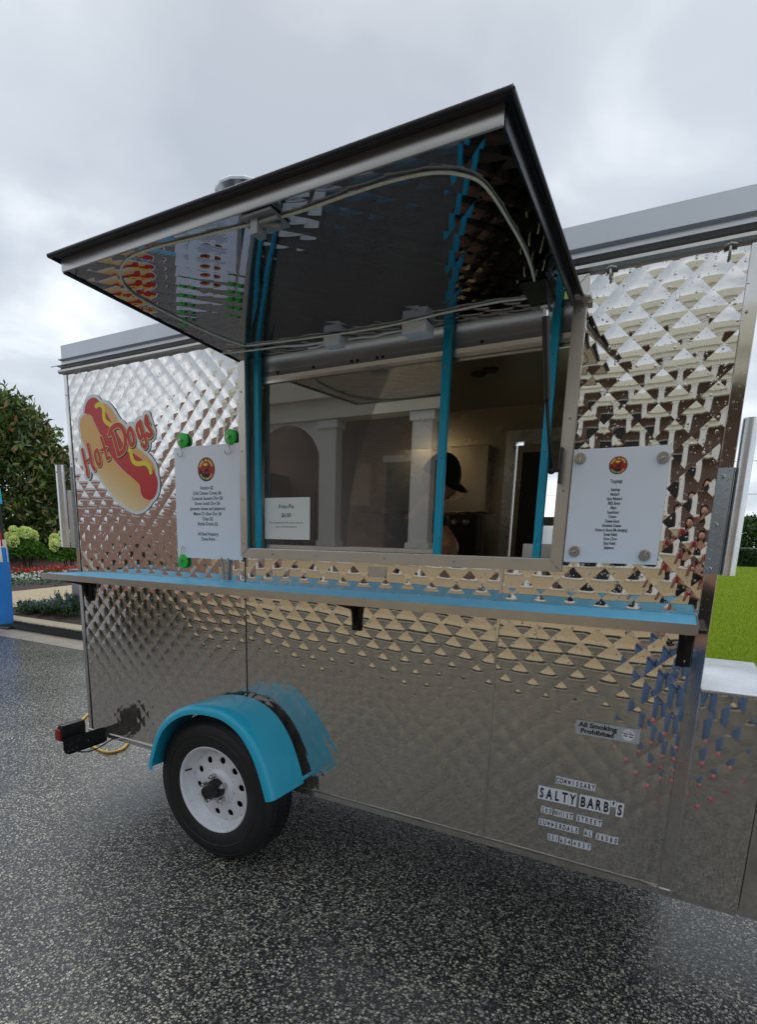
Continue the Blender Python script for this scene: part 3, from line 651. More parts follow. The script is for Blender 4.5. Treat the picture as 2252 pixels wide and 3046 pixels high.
# cabinet and equipment on the far wall
m = MB(); m.box((1.06, 1.40, 1.687), (1.846, 1.495, 2.072), ch=.004); CB = m.build('wall_cabinet', 'inwall', TR)
m = MB(); m.box((1.62, 1.41, 1.30), (1.80, 1.495, 1.675), ch=.006); EQ = m.build('control_panel', 'blackplastic', TR)
for x in (1.66, 1.73): m = MB(); m.lathe([(0, 1.385), (.02, 1.388), (.022, 1.41)], (x, 0, 1.63), 'y', 16); m.build('knob', 'steel', EQ, True)
m = MB(); m.box((.05, .95, .45), (1.75, 1.49, 1.34), ch=.01); m.build('work_counter', 'inwall', TR)
m = MB(); m.box((.05, .06, .45), (1.2, .09, 1.41)); m.box((1.2, .09, 1.36), (2.6, .40, 1.40)); m.build('serving_counter', 'inwall', TR)
m = MB(); m.box((.85, 1.487, 1.74), (1.08, 1.495, 2.01)); m.build('wall_notice', 'white', TR)
m = MB(); m.box((.35, 1.30, 1.8), (.80, 1.49, 2.0), ch=.01); m.build('wall_shelf', 'blackplastic', TR)
# ceiling lamp and vent inside
m = MB(); m.box((.90, .26, 2.262), (1.16, .50, 2.285), ch=.006); LP = m.build('ceiling_lamp', 'whiteplastic', TR)
m = MB(); m.box((.93, .31, 2.252), (1.09, .43, 2.2615)); m.build('lamp_tube', 'warmlamp', LP)
m = MB()
for a, b in ((1.96, .80), (2.03, .76)): m.lathe([(0, 2.282), (.035, 2.282), (.038, 2.29)], (a, b, 0), 'z', 20)
m.build('ceiling_vent', 'void', TR)
# window frame: four mitred lengths
fx0, fx1, fz0, fz1, fw_ = 1.180, 2.566, 1.409, 2.300, .040
def mitre(c, name='frame_member'):
    mm = MB(); n = 4; vs = [(x, -.014, z) for x, z in c]+[(x, .034, z) for x, z in c]
    bm = bmesh.new(); q = [bm.verts.new(v) for v in vs]
    bm.faces.new(q[0:4]); bm.faces.new(q[4:8][::-1])
    for i in range(4): bm.faces.new([q[i], q[i+4], q[(i+1) % 4+4], q[(i+1) % 4]])
    bmesh.ops.recalc_face_normals(bm, faces=bm.faces[:])
    bmesh.ops.bevel(bm, geom=[e_ for e_ in bm.edges if all(abs(v.co.y+.014) < 1e-6 for v in e_.verts)], offset=.0022, segments=2, affect='EDGES')
    mm.bm(bm); return mm
WF = bpy.data.objects.new('window_frame', None)
g_ = .0006
m = mitre([(fx0, fz0), (fx1, fz0), (fx1-fw_, fz0+fw_-g_), (fx0+fw_, fz0+fw_-g_)]); WF = m.build('window_frame', 'frame', TR, True, 30)
m = mitre([(fx0, fz0+g_*2), (fx0+fw_-g_, fz0+fw_), (fx0+fw_-g_, fz1-fw_), (fx0, fz1-g_)]); m.build('frame_member', 'frame', WF, True, 30)
m = mitre([(fx1, fz0+g_*2), (fx1, fz1-g_), (fx1-fw_+g_, fz1-fw_), (fx1-fw_+g_, fz0+fw_)]); m.build('frame_member', 'frame', WF, True, 30)
m = mitre([(fx0, fz1), (fx0+fw_, fz1-fw_+g_), (fx1-fw_, fz1-fw_+g_), (fx1, fz1)]); m.build('frame_member', 'frame', WF, True, 30)
screws([(x, -.0142, 1.430) for x in (1.36, 1.585, 1.905, 2.19)]+[(2.549, -.0142, z) for z in (1.424, 1.67, 1.89, 2.20)]+[(1.197, -.0142, z) for z in (1.47, 1.66, 1.86, 2.10)], 'screw_heads', WF)
m = MB(); m.box((fx0+fw_, -.004, fz0+fw_-.004), (fx1-fw_, .10, fz0+fw_+.003), ch=.0015); m.build('sill_track', 'alu_bright', TR)
m = MB(); m.box((1.206, .028, 1.44), (1.2198, .11, 2.28)); m.build('jamb', 'frame', TR); m = MB(); m.box((2.5272, .028, 1.44), (2.541, .11, 2.28)); m.build('jamb', 'frame', TR)
for xa, xb in ((1.236, 1.262), (2.089, 2.118), (2.458, 2.484)):
    m = MB(); m.box((xa, .020, 1.4525), (xb, .042, 2.262), ch=.002); P_ = m.build('turquoise_post', 'teal_post', TR, True, 40)
    screws([((xa+xb)/2, .0195, z) for z in (1.51, 1.80, 2.10)], 'screw_heads', P_, .004)
m = MB(); m.prism([(.055, 2.150), (.052, 2.165), (.056, 2.185), (.056, 2.275), (.085, 2.275), (.085, 2.150)], 1.31, lambda u, v, k: (1.219+k, u, v)); HD = m.build('header_rail', 'header', TR)
m = MB(); m.box((1.22, .050, 2.138), (2.526, .062, 2.1485)); m.box((1.22, .068, 2.128), (2.526, .078, 2.1485)); m.build('window_track', 'alu', HD)
m = MB()
for x in (1.34, 1.52, 1.70, 1.725, 1.81, 1.835, 2.22): m.lathe([(0, .0515), (.0065, .0515), (.0065, .056)], (x, 0, 2.176), 'y', 12)
o = m.build('rivets', 'blackmetal', HD); o['kind'] = 'stuff'
m = MB(); m.box((1.262, .060, 1.456), (2.098, .064, 2.140)); m.build('sliding_pane', 'glass', TR)
m = MB(); m.box((1.262, .056, 1.4535), (2.089, .068, 1.468)); m.build('pane_rail', 'alu', TR)

# awning, hinged above the window
def AW(x, t, n):   # t metres out from the wall, n above the lip line
    return (x, -t, 2.243+.05*t+n)
def awbox(x0, x1, t0, t1, n0, n1, name, mat, parent, ch=0.0, bm_=None):
    mm = MB(); mm.box((x0, t0, n0), (x1, t1, n1), ch=ch); mm.v = [AW(*p) for p in mm.v]; mm.f = [f[::-1] for f in mm.f]
    return mm.build(name, mat, parent, bool(ch), 40 if ch else None)
mm = MB(); mm.box((1.222, .045, -.034), (2.528, .815, -.004)); mm.v = [AW(*p) for p in mm.v]; mm.f = [f[::-1] for f in mm.f]
AWN = mm.build('awning', 'alu', TR)
# lip round three sides, rolled edge
def liptube(pts, r, name, mat): mm = MB(); mm.tube([AW(*p) for p in pts], r, 12); return mm.build(name, mat, AWN, True, 50)
awbox(1.197, 2.552, .03, .845, -.0035, .0035, 'lip_sheet', 'awning_lip', AWN)
liptube([(1.199, .03, -.004), (1.199, .843, -.004)], .0060, 'lip_edge', 'awning_lip'); liptube([(2.550, .03, -.004), (2.550, .843, -.004)], .0060, 'lip_edge', 'awning_lip'); liptube([(1.197, .845, -.004), (2.552, .845, -.004)], .0062, 'lip_edge', 'awning_lip')
awbox(1.219, 2.531, .8155, .8215, -.040, -.0036, 'front_rim', 'header', AWN, .0012); awbox(2.5283, 2.5343, .045, .8152, -.042, -.0036, 'side_rim', 'awning_lip', AWN, .0012); awbox(1.2157, 1.2217, .045, .8152, -.042, -.0036, 'side_rim', 'awning_lip', AWN, .0012)
def awfn(u, v, h): return AW(u, v, -.0358-h)
q = quilt([(1.223, .046, 2.527, .813)], 1.30, .05, .0016, awfn, 7); q.f = q.f[:]
q.build('quilted_lining', 'quilt_dry', AWN, smooth=True)
awbox(1.20, 2.55, .000, .034, -.010, .004, 'hinge', 'alu', AWN, .002)
# LED rope
led = [(1.361, .174), (1.682, .140), (1.932, .128), (2.142, .147), (2.324, .156), (2.431, .149), (2.455, .208), (2.470, .371), (2.466, .526), (2.452, .672), (2.42, .727), (2.362, .760), (2.273, .772), (2.17, .772), (2.029, .767), (1.913, .774), (1.733, .788), (1.56, .800), (1.45, .785), (1.36, .728), (1.309, .652), (1.299, .554), (1.310, .382), (1.330, .263), (1.361, .176)]
def spline(P, k=5):
    P = [Vector(p) for p in P]; o = []
    for i in range(len(P)-1):
        a, b, c, d = P[max(i-1, 0)], P[i], P[i+1], P[min(i+2, len(P)-1)]
        for j in range(k):
            t = j/k; o.append(.5*((2*b)+(c-a)*t+(2*a-5*b+4*c-d)*t*t+(3*b-a-3*c+d)*t**3))
    return o+[P[-1]]
lp = spline([AW(x, t, -.0405) for x, t in led], 5); mm = MB(); mm.tube(lp, .0034, 6); mm.build('led_rope', 'led', AWN, True)
lpb = spline([AW(x, t-.016, -.044) for x, t in led[:2]]+[AW(1.30, .16, -.043)][:0], 4)
mm = MB(); mm.tube(spline([AW(1.225, .155, -.043), AW(1.32, .145, -.045), AW(1.50, .125, -.044)], 6), .0032, 6); mm.build('led_lead', 'led', AWN, True)
mm = MB(); mm.tube(spline([AW(1.50, .125, -.044), AW(1.60, .118, -.050), AW(1.69, .112, -.048)], 6), .0040, 6); mm.tube(spline([AW(1.60, .100, -.056), AW(1.64, .108, -.060), AW(1.69, .108, -.052)], 5), .0035, 6); mm.tube(spline([AW(1.775, .105, -.05), AW(1.83, .10, -.050), AW(1.88, .105, -.056), AW(1.93, .095, -.048), AW(1.985, .10, -.05)], 6), .0035, 6); mm.build('white_cable', 'whiteplastic', AWN, True)
mm = MB(); mm.box((1.690, .088, -.071), (1.757, .135, -.038), ch=.003); mm.v = [AW(*p) for p in mm.v]; mm.f = [f[::-1] for f in mm.f]; mm.build('cable_box', 'whiteplastic', AWN, True, 40)
mm = MB(); mm.box((2.000, .060, -.074), (2.088, .130, -.038), ch=.003); mm.v = [AW(*p) for p in mm.v]; mm.f = [f[::-1] for f in mm.f]; mm.build('cable_box', 'whiteplastic', AWN, True, 40)
# latch plate near the front edge
mm = MB(); mm.box((1.895, .735, -.046), (1.985, .812, -.040)); mm.v = [AW(*p) for p in mm.v]; mm.f = [f[::-1] for f in mm.f]; mm.box((1.915, -.80, 2.205), (1.935, -.765, 2.240)); mm.tube([AW(1.925, .79, -.05), AW(1.975, .76, -.055)], .009, 8); mm.tube([AW(1.90, .79, -.052), AW(1.99, .79, -.052)], .006, 8); mm.build('latch', 'greypost', AWN)
# gas strut and bracket
ST = MB(); ST.tube([(2.478, -.150, 2.150), (2.492, -.105, 1.932)], .0112, 14); ST = ST.build('gas_strut', 'blackplastic', TR, True, 40)
mm = MB(); mm.tube([(2.492, -.105, 1.934), (2.509, -.040, 1.735)], .0055, 10); mm.build('strut_rod', 'blackmetal', ST, True)
mm = MB(); mm.lathe([(0, -.012), (.007, -.010), (.011, -.004), (.011, .004), (.007, .010), (0, .012)], (2.510, -.036, 1.730), 'x', 12); mm.box((2.510, -.040, 1.725), (2.535, -.030, 1.735)); mm.box((2.534, -.046, 1.69), (2.540, -.016, 1.80)); mm.build('strut_ball_joint', 'blackmetal', ST, True, 50)
mm = MB(); mm.tube([(2.478, -.150, 2.150), (2.477, -.1535, 2.170)], .0085, 10); mm.lathe([(0, -.013), (.009, -.013), (.009, .022), (0, .022)], (2.477, -.154, 2.176), 'x', 10); mm.build('strut_end', 'alu_bright', ST, True, 40)
mm = MB(); mm.prism([(.10, -.04), (.24, -.04), (.20, -.085), (.135, -.085)], .004, lambda u, v, k: AW(2.488+k, u, v)); mm.prism([(2.42, -.041), (2.4919, -.041), (2.4919, -.046), (2.42, -.046)], .14, lambda u, v, k: AW(u, .10+k, v)); mm.build('strut_bracket', 'blackmetal', AWN)
mm = MB(); mm.box((2.553, -.046, 2.222), (2.580, -.012, 2.236), ch=.002); mm.build('hinge_stub', 'alu', AWN, True, 40)
for x in (2.625, 2.925):
    mm = MB(); mm.tube([(x, -.012, 2.302), (x, -.020, 2.296), (x, -.012, 2.272)], .0035, 8); mm.tube([(x-.016, -.016, 2.300), (x, -.020, 2.304), (x+.016, -.016, 2.301)], .0035, 8); mm.build('wing_hook', 'alu', TR, True)

# roof vent
mm = MB(); vc = (1.00, .26, 0)
mm.lathe([(.0, 2.42), (.07, 2.42), (.07, 2.96), (0, 2.96)], vc, 'z', 24); VT = mm.build('roof_vent', 'alu_bright', TR, True, 40)
mm = MB(); mm.lathe([(0, 3.026), (.08, 3.024), (.128, 3.014), (.133, 3.007), (.132, 2.998), (.10, 2.992), (0, 2.990)], (vc[0], vc[1], 0), 'z', 14); mm.build('vent_cap', 'coping', VT, False)
mm = MB(); mm.lathe([(.0, 2.950), (.126, 2.954), (.129, 2.960), (.10, 2.966), (0, 2.966)], (vc[0], vc[1], 0), 'z', 28)
for k in range(4): a = k*PI/2+.4; mm.box((vc[0]+math.cos(a)*.09-.012, vc[1]+math.sin(a)*.09-.012, 2.96), (vc[0]+math.cos(a)*.09+.012, vc[1]+math.sin(a)*.09+.012, 3.0))
mm.build('vent_collar', 'alu_bright', VT, True, 40)

# counter shelf
mm = MB(); mm.box((.138, -.298, 1.276), (2.968, -.003, 1.298), ch=.001); SH = mm.build('counter_shelf', 'shelf', TR)
mm = MB(); mm.prism([(-.3015, 1.2735), (-.3015, 1.3005), (-.2955, 1.3005), (-.2955, 1.2985), (-.2985, 1.2985), (-.2985, 1.2735)], 2.837, lambda u, v, k: (.1345+k, u, v)); mm.build('shelf_edge', 'alu', SH)
for x in (.133, 2.9685): mm = MB(); mm.box((x, -.2984, 1.2735), (x+.0035, -.003, 1.3005)); mm.build('shelf_edge', 'alu', SH)
mm = MB(); mm.box((.14, -.297, 1.2715), (2.966, -.004, 1.2755)); mm.build('shelf_underside', 'alu', SH)
for x in (.085, 1.785, 2.952):
    mm = MB(); mm.prism([(-.004, 1.270), (-.20, 1.270), (-.20, 1.262), (-.05, 1.225), (-.022, 1.138), (-.004, 1.138)], .006, lambda u, v, k: (x+.012+k-.016, u, v)); mm.box((x-.020, -.012, 1.136), (x+.020, -.004, 1.270), ch=.002)
    mm.prism([(-.030, 1.270), (.030, 1.270), (.022, 1.245), (.012, 1.140), (-.012, 1.140), (-.022, 1.245)], .006, lambda u, v, k: (x+u, -.020+k, v)); mm.box((x-.045, -.16, 1.262), (x+.045, -.01, 1.2708)); B_ = mm.build('folding_bracket', 'blackmetal', SH)
    screws([(x, -.0201, 1.155), (x-.014, -.0125, 1.25), (x+.014, -.0125, 1.25)], 'screw_heads', B_, .005)

# steel rails at both ends
mm = MB(); mm.box((2.971, -.0100, 1.422), (3.013, -.0066, 1.724), ch=.001); mm.box((3.0105, -.0100, 1.422), (3.0135, .04, 1.724)); RP = mm.build('tread_plate', 'greypost', TR, True, 40)
mm = MB()
for k in range(11):
    for s_ in (0, 1):
        cx_, cz_ = 2.981+s_*.020, 1.440+k*.0265+s_*.013; a = PI/4 if s_ else -PI/4+.2
        dx, dz = math.cos(a)*.009, math.sin(a)*.009; px_, pz_ = -dz*.22, dx*.22
        mm.add([(cx_-dx, -.0100, cz_-dz), (cx_+px_, -.0100, cz_+pz_), (cx_+dx, -.0100, cz_+dz), (cx_-px_, -.0100, cz_-pz_), (cx_, -.0122, cz_)], [(0, 4, 1), (1, 4, 2), (2, 4, 3), (3, 4, 0)])
o = mm.build('tread_lugs', 'alu_bright', RP, recalc=False); o['kind'] = 'stuff'
screws([(2.986, -.0102, z) for z in (1.438, 1.565, 1.700)], 'screw_heads', RP, .006)
mm = MB(); mm.lathe([(.0165, 1.420), (.0195, 1.420), (.0195, 1.857), (.0165, 1.857)], (3.034, .008, 0), 'z', 28, closed=True); mm.build('pipe_socket', 'alu_bright', TR, True, 40, recalc=True)
mm = MB(); mm.box((-.054, -.002, 1.421), (.0, .003, 1.726)); LPp = mm.build('mounting_plate', 'alu', TR)
mm = MB(); mm.box((-.004, -.010, 1.420), (.012, -.0062, 1.845)); mm.build('tread_plate', 'greypost', LPp)
mm = MB()
for k in range(14):
    cz_ = 1.44+k*.03; mm.add([(-.002, -.0102, cz_-.006), (.004, -.0102, cz_-.002), (.010, -.0102, cz_+.008), (.002, -.0102, cz_+.004), (.004, -.0122, cz_+.001)], [(0, 4, 1), (1, 4, 2), (2, 4, 3), (3, 4, 0)])
o = mm.build('tread_lugs', 'alu_bright', LPp); o['kind'] = 'stuff'
mm = MB(); mm.prism([(-.111, -.020), (-.092, -.024), (-.072, -.012), (-.054, -.012), (-.054, -.006), (-.075, -.006), (-.092, -.018), (-.107, -.014), (-.107, .02), (-.111, .02)], .436, lambda u, v, k: (u, v, 1.422+k)); CHN = mm.build('steel_rail', 'alu_bright', TR)
mm = MB(); mm.lathe([(0, -.0235), (.0045, -.0235), (.0045, -.01)], (-.098, 0, 1.820), 'y', 10); mm.build('bolt_hole', 'void', CHN)
mm = MB(); mm.lathe([(0, -.0165), (.0035, -.0165), (.0035, -.01)], (-.082, 0, 1.775), 'y', 10); mm.build('bolt_hole', 'void', CHN)

# small fittings on the wall
mm = MB(); mm.box((1.829, -.0056, 1.357), (1.911, -.0030, 1.398), ch=.0006); TG = mm.build('maker_plate', 'alu', TR)
screws([(1.833, -.0057, 1.361), (1.833, -.0057, 1.394), (1.907, -.0057, 1.361), (1.907, -.0057, 1.394)], 'screw_heads', TG, .002)
mm = MB(); mm.prism([(1.064, 1.405), (1.071, 1.405), (1.079, 1.306), (1.072, 1.303)], .014, lambda u, v, k: (u, -.018+k, v)); mm.prism([(1.0715, 1.405), (1.104, 1.405), (1.096, 1.303), (1.0795, 1.303)], .004, lambda u, v, k: (u, -.008+k, v)); mm.prism([(1.1045, 1.405), (1.111, 1.405), (1.103, 1.303), (1.0965, 1.303)], .014, lambda u, v, k: (u, -.018+k, v)); CLP = mm.build('prop_bracket', 'alu', TR)
screws([(1.086, -.0082, 1.38), (1.088, -.0082, 1.34)], 'screw_heads', CLP, .004)

# ---- wheel
WC = (1.144, 0, .350); TRR = .345; WY = -.190
tyre_prof = [(.196, WY+.004), (.207, WY-.004), (.216, WY-.009), (.240, WY-.016), (.275, WY-.019), (.300, WY-.015), (.318, WY-.006), (.330, WY+.006), (.338, WY+.018), (.3425, WY+.034), (TRR, WY+.06), (TRR+.001, WY+.085), (TRR, WY+.11), (.3425, WY+.136), (.336, WY+.154), (.318, WY+.172), (.28, WY+.186), (.22, WY+.18), (.2, WY+.165)]
mm = MB(); mm.lathe(tyre_prof, WC, 'y', 96)
WH = thing('x', (0, 0, 0), None, None); bpy.data.objects.remove(WH)
WH = mm.build('wheel', 'rubber', TR, True, 60)
# raised ring on the sidewall and tread ribs/blocks
mm = MB(); mm.lathe([(.262, WY-.0185), (.264, WY-.0215), (.268, WY-.0215), (.270, WY-.0187)], WC, 'y', 96); mm.lathe([(.312, WY-.0098), (.3135, WY-.012), (.316, WY-.0115), (.3175, WY-.006)], WC, 'y', 96); mm.build('sidewall_ring', 'rubber', WH, True)
mm = MB(); NB = 86
for k in range(NB):
    a0, a1 = 2*PI*k/NB, 2*PI*(k+.74)/NB
    for (ya, yb, ra, rb, off) in ((WY+.012, WY+.040, .3365, .344, 0), (WY+.046, WY+.068, .3455, .3465, .5), (WY+.074, WY+.096, .3465, .3465, .2), (WY+.102, WY+.124, .3465, .3455, .7), (WY+.130, WY+.152, .3445, .337, .1)):
        b0, b1 = a0+off*2*PI/NB, a1+off*2*PI/NB; vs = []
        for a in (b0, b1):
            for y, r in ((ya, ra), (yb, rb)):
                for dr in (-.006, .0035): vs.append((WC[0]+(r+dr)*math.cos(a), y, WC[2]+(r+dr)*math.sin(a)))
        mm.add(vs, [(0, 1, 3, 2), (4, 6, 7, 5), (1, 5, 7, 3), (0, 4, 5, 1), (2, 3, 7, 6)])
o = mm.build('tread_blocks', 'rubber', WH); o['kind'] = 'stuff'
# rim with ten real holes
def rim_disc():
    bm = bmesh.new(); seg = 120
    def ring(r, y): return [bm.verts.new((WC[0]+r*math.cos(2*PI*k/seg), y, WC[2]+r*math.sin(2*PI*k/seg))) for k in range(seg)]
    prof = [(.2075, WY+.006), (.2085, WY-.003), (.2060, WY-.0062), (.2010, WY-.006), (.1965, WY-.001), (.1935, WY+.010), (.1895, WY+.028), (.1840, WY+.034), (.1800, WY+.040), (.1745, WY+.052), (.170, WY+.056)]
    R_ = [ring(r, y) for r, y in prof]
    for a, b in zip(R_, R_[1:]):
        for k in range(seg): bm.faces.new((a[k], b[k], b[(k+1) % seg], a[(k+1) % seg]))
    bmesh.ops.recalc_face_normals(bm, faces=bm.faces[:]); me = MB(); me.bm(bm); return me
mm = rim_disc(); RM_ = mm.build('rim', 'white_rim', WH, True, 50)
# disc face: annulus r .085-.170 with 10 holes at r .132
def disc_face():
    mb = MB(); nh = 10; rh, ro, ri, rc = .0165, .170, .086, .1325
    y_out = lambda r: WY+.056-.012*math.sin(min(1, max(0, (.170-r)/.05))*PI/2)
    for k in range(nh):
        a0 = 2*PI*k/nh+.16; da = PI/nh; hc = (rc*math.cos(a0), rc*math.sin(a0)); m_ = 36
        inner, outer = [], []
        for q in range(m_):
            t = 2*PI*q/m_; d = Vector((math.cos(t), math.sin(t)))
            # ray from the hole centre to the sector boundary
            best = 9
            for nrm_a, sgn in ((a0+da, 1), (a0-da, -1)):
                nn = Vector((-math.sin(nrm_a), math.cos(nrm_a)))*sgn; den = d.dot(nn)
                if den > 1e-9: best = min(best, -(Vector(hc).dot(nn))/den)
            b = Vector(hc).dot(d); c = rc*rc-ro*ro; best = min(best, -b+math.sqrt(b*b-c))
            c = rc*rc-ri*ri; disc_ = b*b-c
            if disc_ > 0 and -b-math.sqrt(disc_) > 0: best = min(best, -b-math.sqrt(disc_))
            inner.append(Vector(hc)+d*rh); outer.append(Vector(hc)+d*best)
        rings = [[(p, f) for p in inner] for f in (0,)]
        L_ = []
        for f in (-.35, 0, .14, .5, 1.0):
            rr = []
            for a, b in zip(inner, outer):
                p = a if f <= 0 else a.lerp(b, f)
                y = y_out(p.length)+(.006 if f < 0 else (.0025 if f == 0 else 0)); 
                if f < 0: p = Vector(hc)+(a-Vector(hc))*.94
                rr.append((WC[0]+p.x, y, WC[2]+p.y))
            L_.append(rr)
        vs = [p for rr in L_ for p in rr]; fs = [(i*m_+j, i*m_+(j+1) % m_, (i+1)*m_+(j+1) % m_, (i+1)*m_+j) for i in range(len(L_)-1) for j in range(m_)]
        mb.add(vs, fs)
    bm = bmesh.new(); tmp = mb; vv = [bm.verts.new(v) for v in tmp.v]
    for f in tmp.f: bm.faces.new([vv[i] for i in f])
    bmesh.ops.remove_doubles(bm, verts=bm.verts[:], dist=.0006); bmesh.ops.recalc_face_normals(bm, faces=bm.faces[:]); o = MB(); o.bm(bm); return o
mm = disc_face(); mm.build('rim_disc', 'white_rim', WH, True, 35)
mm = MB(); mm.lathe([(.0875, WY+.0436), (.082, WY+.038), (.076, WY+.030), (.070, WY+.027), (.052, WY+.028), (.045, WY+.030), (.044, WY+.06)], WC, 'y', 64); mm.build('rim_centre', 'white_rim', WH, True, 60, recalc=True)
mm = MB(); mm.lathe([(.0435, WY+.06), (.0435, WY+.012), (.041, WY+.006), (.031, WY+.004), (.0300, WY-.040), (.0275, WY-.046), (.022, WY-.047), (.020, WY-.042), (0, WY-.042)], WC, 'y', 40); mm.build('hub', 'hub', WH, True, 40, recalc=True)
for k in range(5):
    a = 2*PI*k/5+.47; c = (WC[0]+.062*math.cos(a), 0, WC[2]+.062*math.sin(a)); mm = MB()
    mm.lathe([(0, WY-.012), (.005, WY-.011), (.0095, WY-.004), (.0105, WY+.002), (.0105, WY+.028)], c, 'y', 6); mm.lathe([(0, WY-.016), (.0055, WY-.016), (.0055, WY-.008)], c, 'y', 10); mm.build('lug_nut', 'steel', WH, recalc=True)
mm = MB(); mm.tube([(WC[0]-.165, WY+.032, WC[2]+.055), (WC[0]-.168, WY-.004, WC[2]+.058)], .0045, 8); mm.build('valve_stem', 'rubber', WH)
mm = MB(); mm.lathe([(0, WY+.13), (.17, WY+.13), (.17, WY+.10)], WC, 'y', 40); mm.build('brake_drum', 'hub', WH, recalc=True)
mm = MB(); mm.tube([(WC[0], .02, WC[2]-.02), (WC[0], 1.5, WC[2]-.02)], .035, 10); mm.build('axle', 'blackmetal', TR)
mm = MB(); mm.box((.03, .36, .27), (2.98, .44, .345)); mm.box((.03, 1.3, .27), (2.98, 1.38, .345)); mm.box((2.05, .10, .345), (2.15, 1.45, .37)); mm.box((.4, .10, .345), (.5, 1.45, .37)); mm.build('chassis', 'blackmetal', TR)
mm = MB(); mm.tube([(2.38, .10, .30), (2.38, .10, .365)], .02, 10); mm.box((2.35, .08, .33), (2.42, .12, .372)); mm.build('jack_mount', 'bark', TR)

# fender: rounded box arch swept along the wheel
fc = [(.786, .400), (.789, .44), (.806, .49), (.832, .555), (.868, .620), (.915, .672), (.965, .710), (1.02, .740), (1.08, .760), (1.14, .771), (1.20, .775), (1.26, .772), (1.31, .760), (1.36, .738), (1.405, .706), (1.445, .662), (1.478, .612), (1.503, .560), (1.522, .510), (1.537, .465), (1.549, .424)]
F3 = spline([Vector((x, 0, z)) for x, z in fc], 3)
mm = MB(); sec = [(-.036, 0), (-.10, .0), (-.20, .0), (-.236, -.001), (-.250, -.006), (-.259, -.014), (-.2625, -.025), (-.2625, -.040), (-.2600, -.040), (-.2600, -.026), (-.2565, -.0165), (-.2485, -.009), (-.236, -.004), (-.036, -.004)]
vs, fs = [], []; cF = Vector((1.16, 0, .42)); ns = len(sec)
for i, p in enumerate(F3):
    a, b = F3[max(i-1, 0)], F3[min(i+1, len(F3)-1)]; t = (b-a).normalized(); nrm = Vector((t.z, 0, -t.x)); 
    if nrm.dot(p-cF) < 0: nrm = -nrm
    for y, h in sec: q = p+nrm*h; vs.append((q.x, y, q.z))
for i in range(len(F3)-1):
    for j in range(ns): k = (j+1) % ns; fs.append((i*ns+j, (i+1)*ns+j, (i+1)*ns+k, i*ns+k))
fs += [tuple(range(ns)), tuple(range((len(F3)-1)*ns, len(F3)*ns))[::-1]]
mm.add(vs, fs); FN = mm.build('fender', 'teal', TR, True, 45, recalc=True)
for (x, z) in ((1.543, .455), (.800, .47)):
    mm = MB(); mm.tube([(x, -.06, z-.01), (x, .004, z-.01)], .009, 12); mm.build('fender_stay', 'teal', FN, True, 40)

# ---- tail lamp on its arm, standing out from the lower left corner
mm = MB(); mm.prism([(0, .335), (0, .415), (-.03, .420), (-.245, .418), (-.262, .405), (-.262, .352), (-.235, .325), (-.03, .328)], .006, lambda u, v, k: (.138+k, u, v)); mm.box((.112, -.245, .33), (.144, -.02, .336)); TA = mm.build('lamp_arm', 'blackmetal', TR)
mm = MB(); mm.box((.098, -.262, .40), (.137, -.120, .492), ch=.008); TL_ = mm.build('tail_lamp', 'blackplastic', TR, True, 40)
mm = MB(); mm.box((.084, -.256, .402), (.0975, -.126, .476), ch=.004); mm.build('lamp_lens', 'lens', TL_, True, 40)
mm = MB(); mm.box((.090, -.274, .408), (.135, -.263, .470), ch=.003); mm.build('lamp_lens', 'lens', TL_, True, 40)
mm = MB()
for y, z, r in ((-.225, .385, .014), (-.180, .392, .014)): mm.lathe([(0, .1485), (r, .1485), (r, .144)], (0, y, z), 'x', 16)
mm.build('grommet', 'hub', TA)
mm = MB()
for y, z, r in ((-.238, .345, .004), (-.215, .347, .004), (-.190, .349, .0048), (-.12, .372, .004)): mm.lathe([(0, .1468), (r, .1468), (r, .144)], (0, y, z), 'x', 10)
o = mm.build('rivets', 'steel', TA); o['kind'] = 'stuff'
mm = MB(); mm.tube(spline([(.150, -.20, .335), (.155, -.14, .312), (.165, -.07, .318), (.18, .02, .350)], 6), .004, 8); mm.build('lamp_cable', 'blackplastic', TA, True)

# ---- tongue box at the right end
o_ = quilt([(3.014, .372, 3.198, 1.062)], 3.10, .80, .0016, wallfn, 7); TB = o_.build('tongue_box', 'quilt', TR, smooth=True)
mm = MB(); mm.box((3.0125, .004, .35), (3.199, .60, 1.06)); mm.box((3.2005, -.004, .36), (3.55, .60, .98)); mm.build('box_shell', 'trim', TB)
mm = MB(); mm.box((3.011, -.010, 1.063), (3.200, .615, 1.074), ch=.002); mm.box((3.2025, -.010, 1.0), (3.56, .615, 1.012), ch=.002); LD = mm.build('box_lid', 'alu_bright', TB, True, 40)
screws([(3.03, -.0055, .40), (3.09, -.0055, .40), (3.16, -.0055, .40)], 'screw_heads', TB, .004)
mm = MB(); mm.box((3.009, -.0075, .36), (3.0135, .0, 1.06)); mm.build('edge_bead', 'alu_bright', TB)

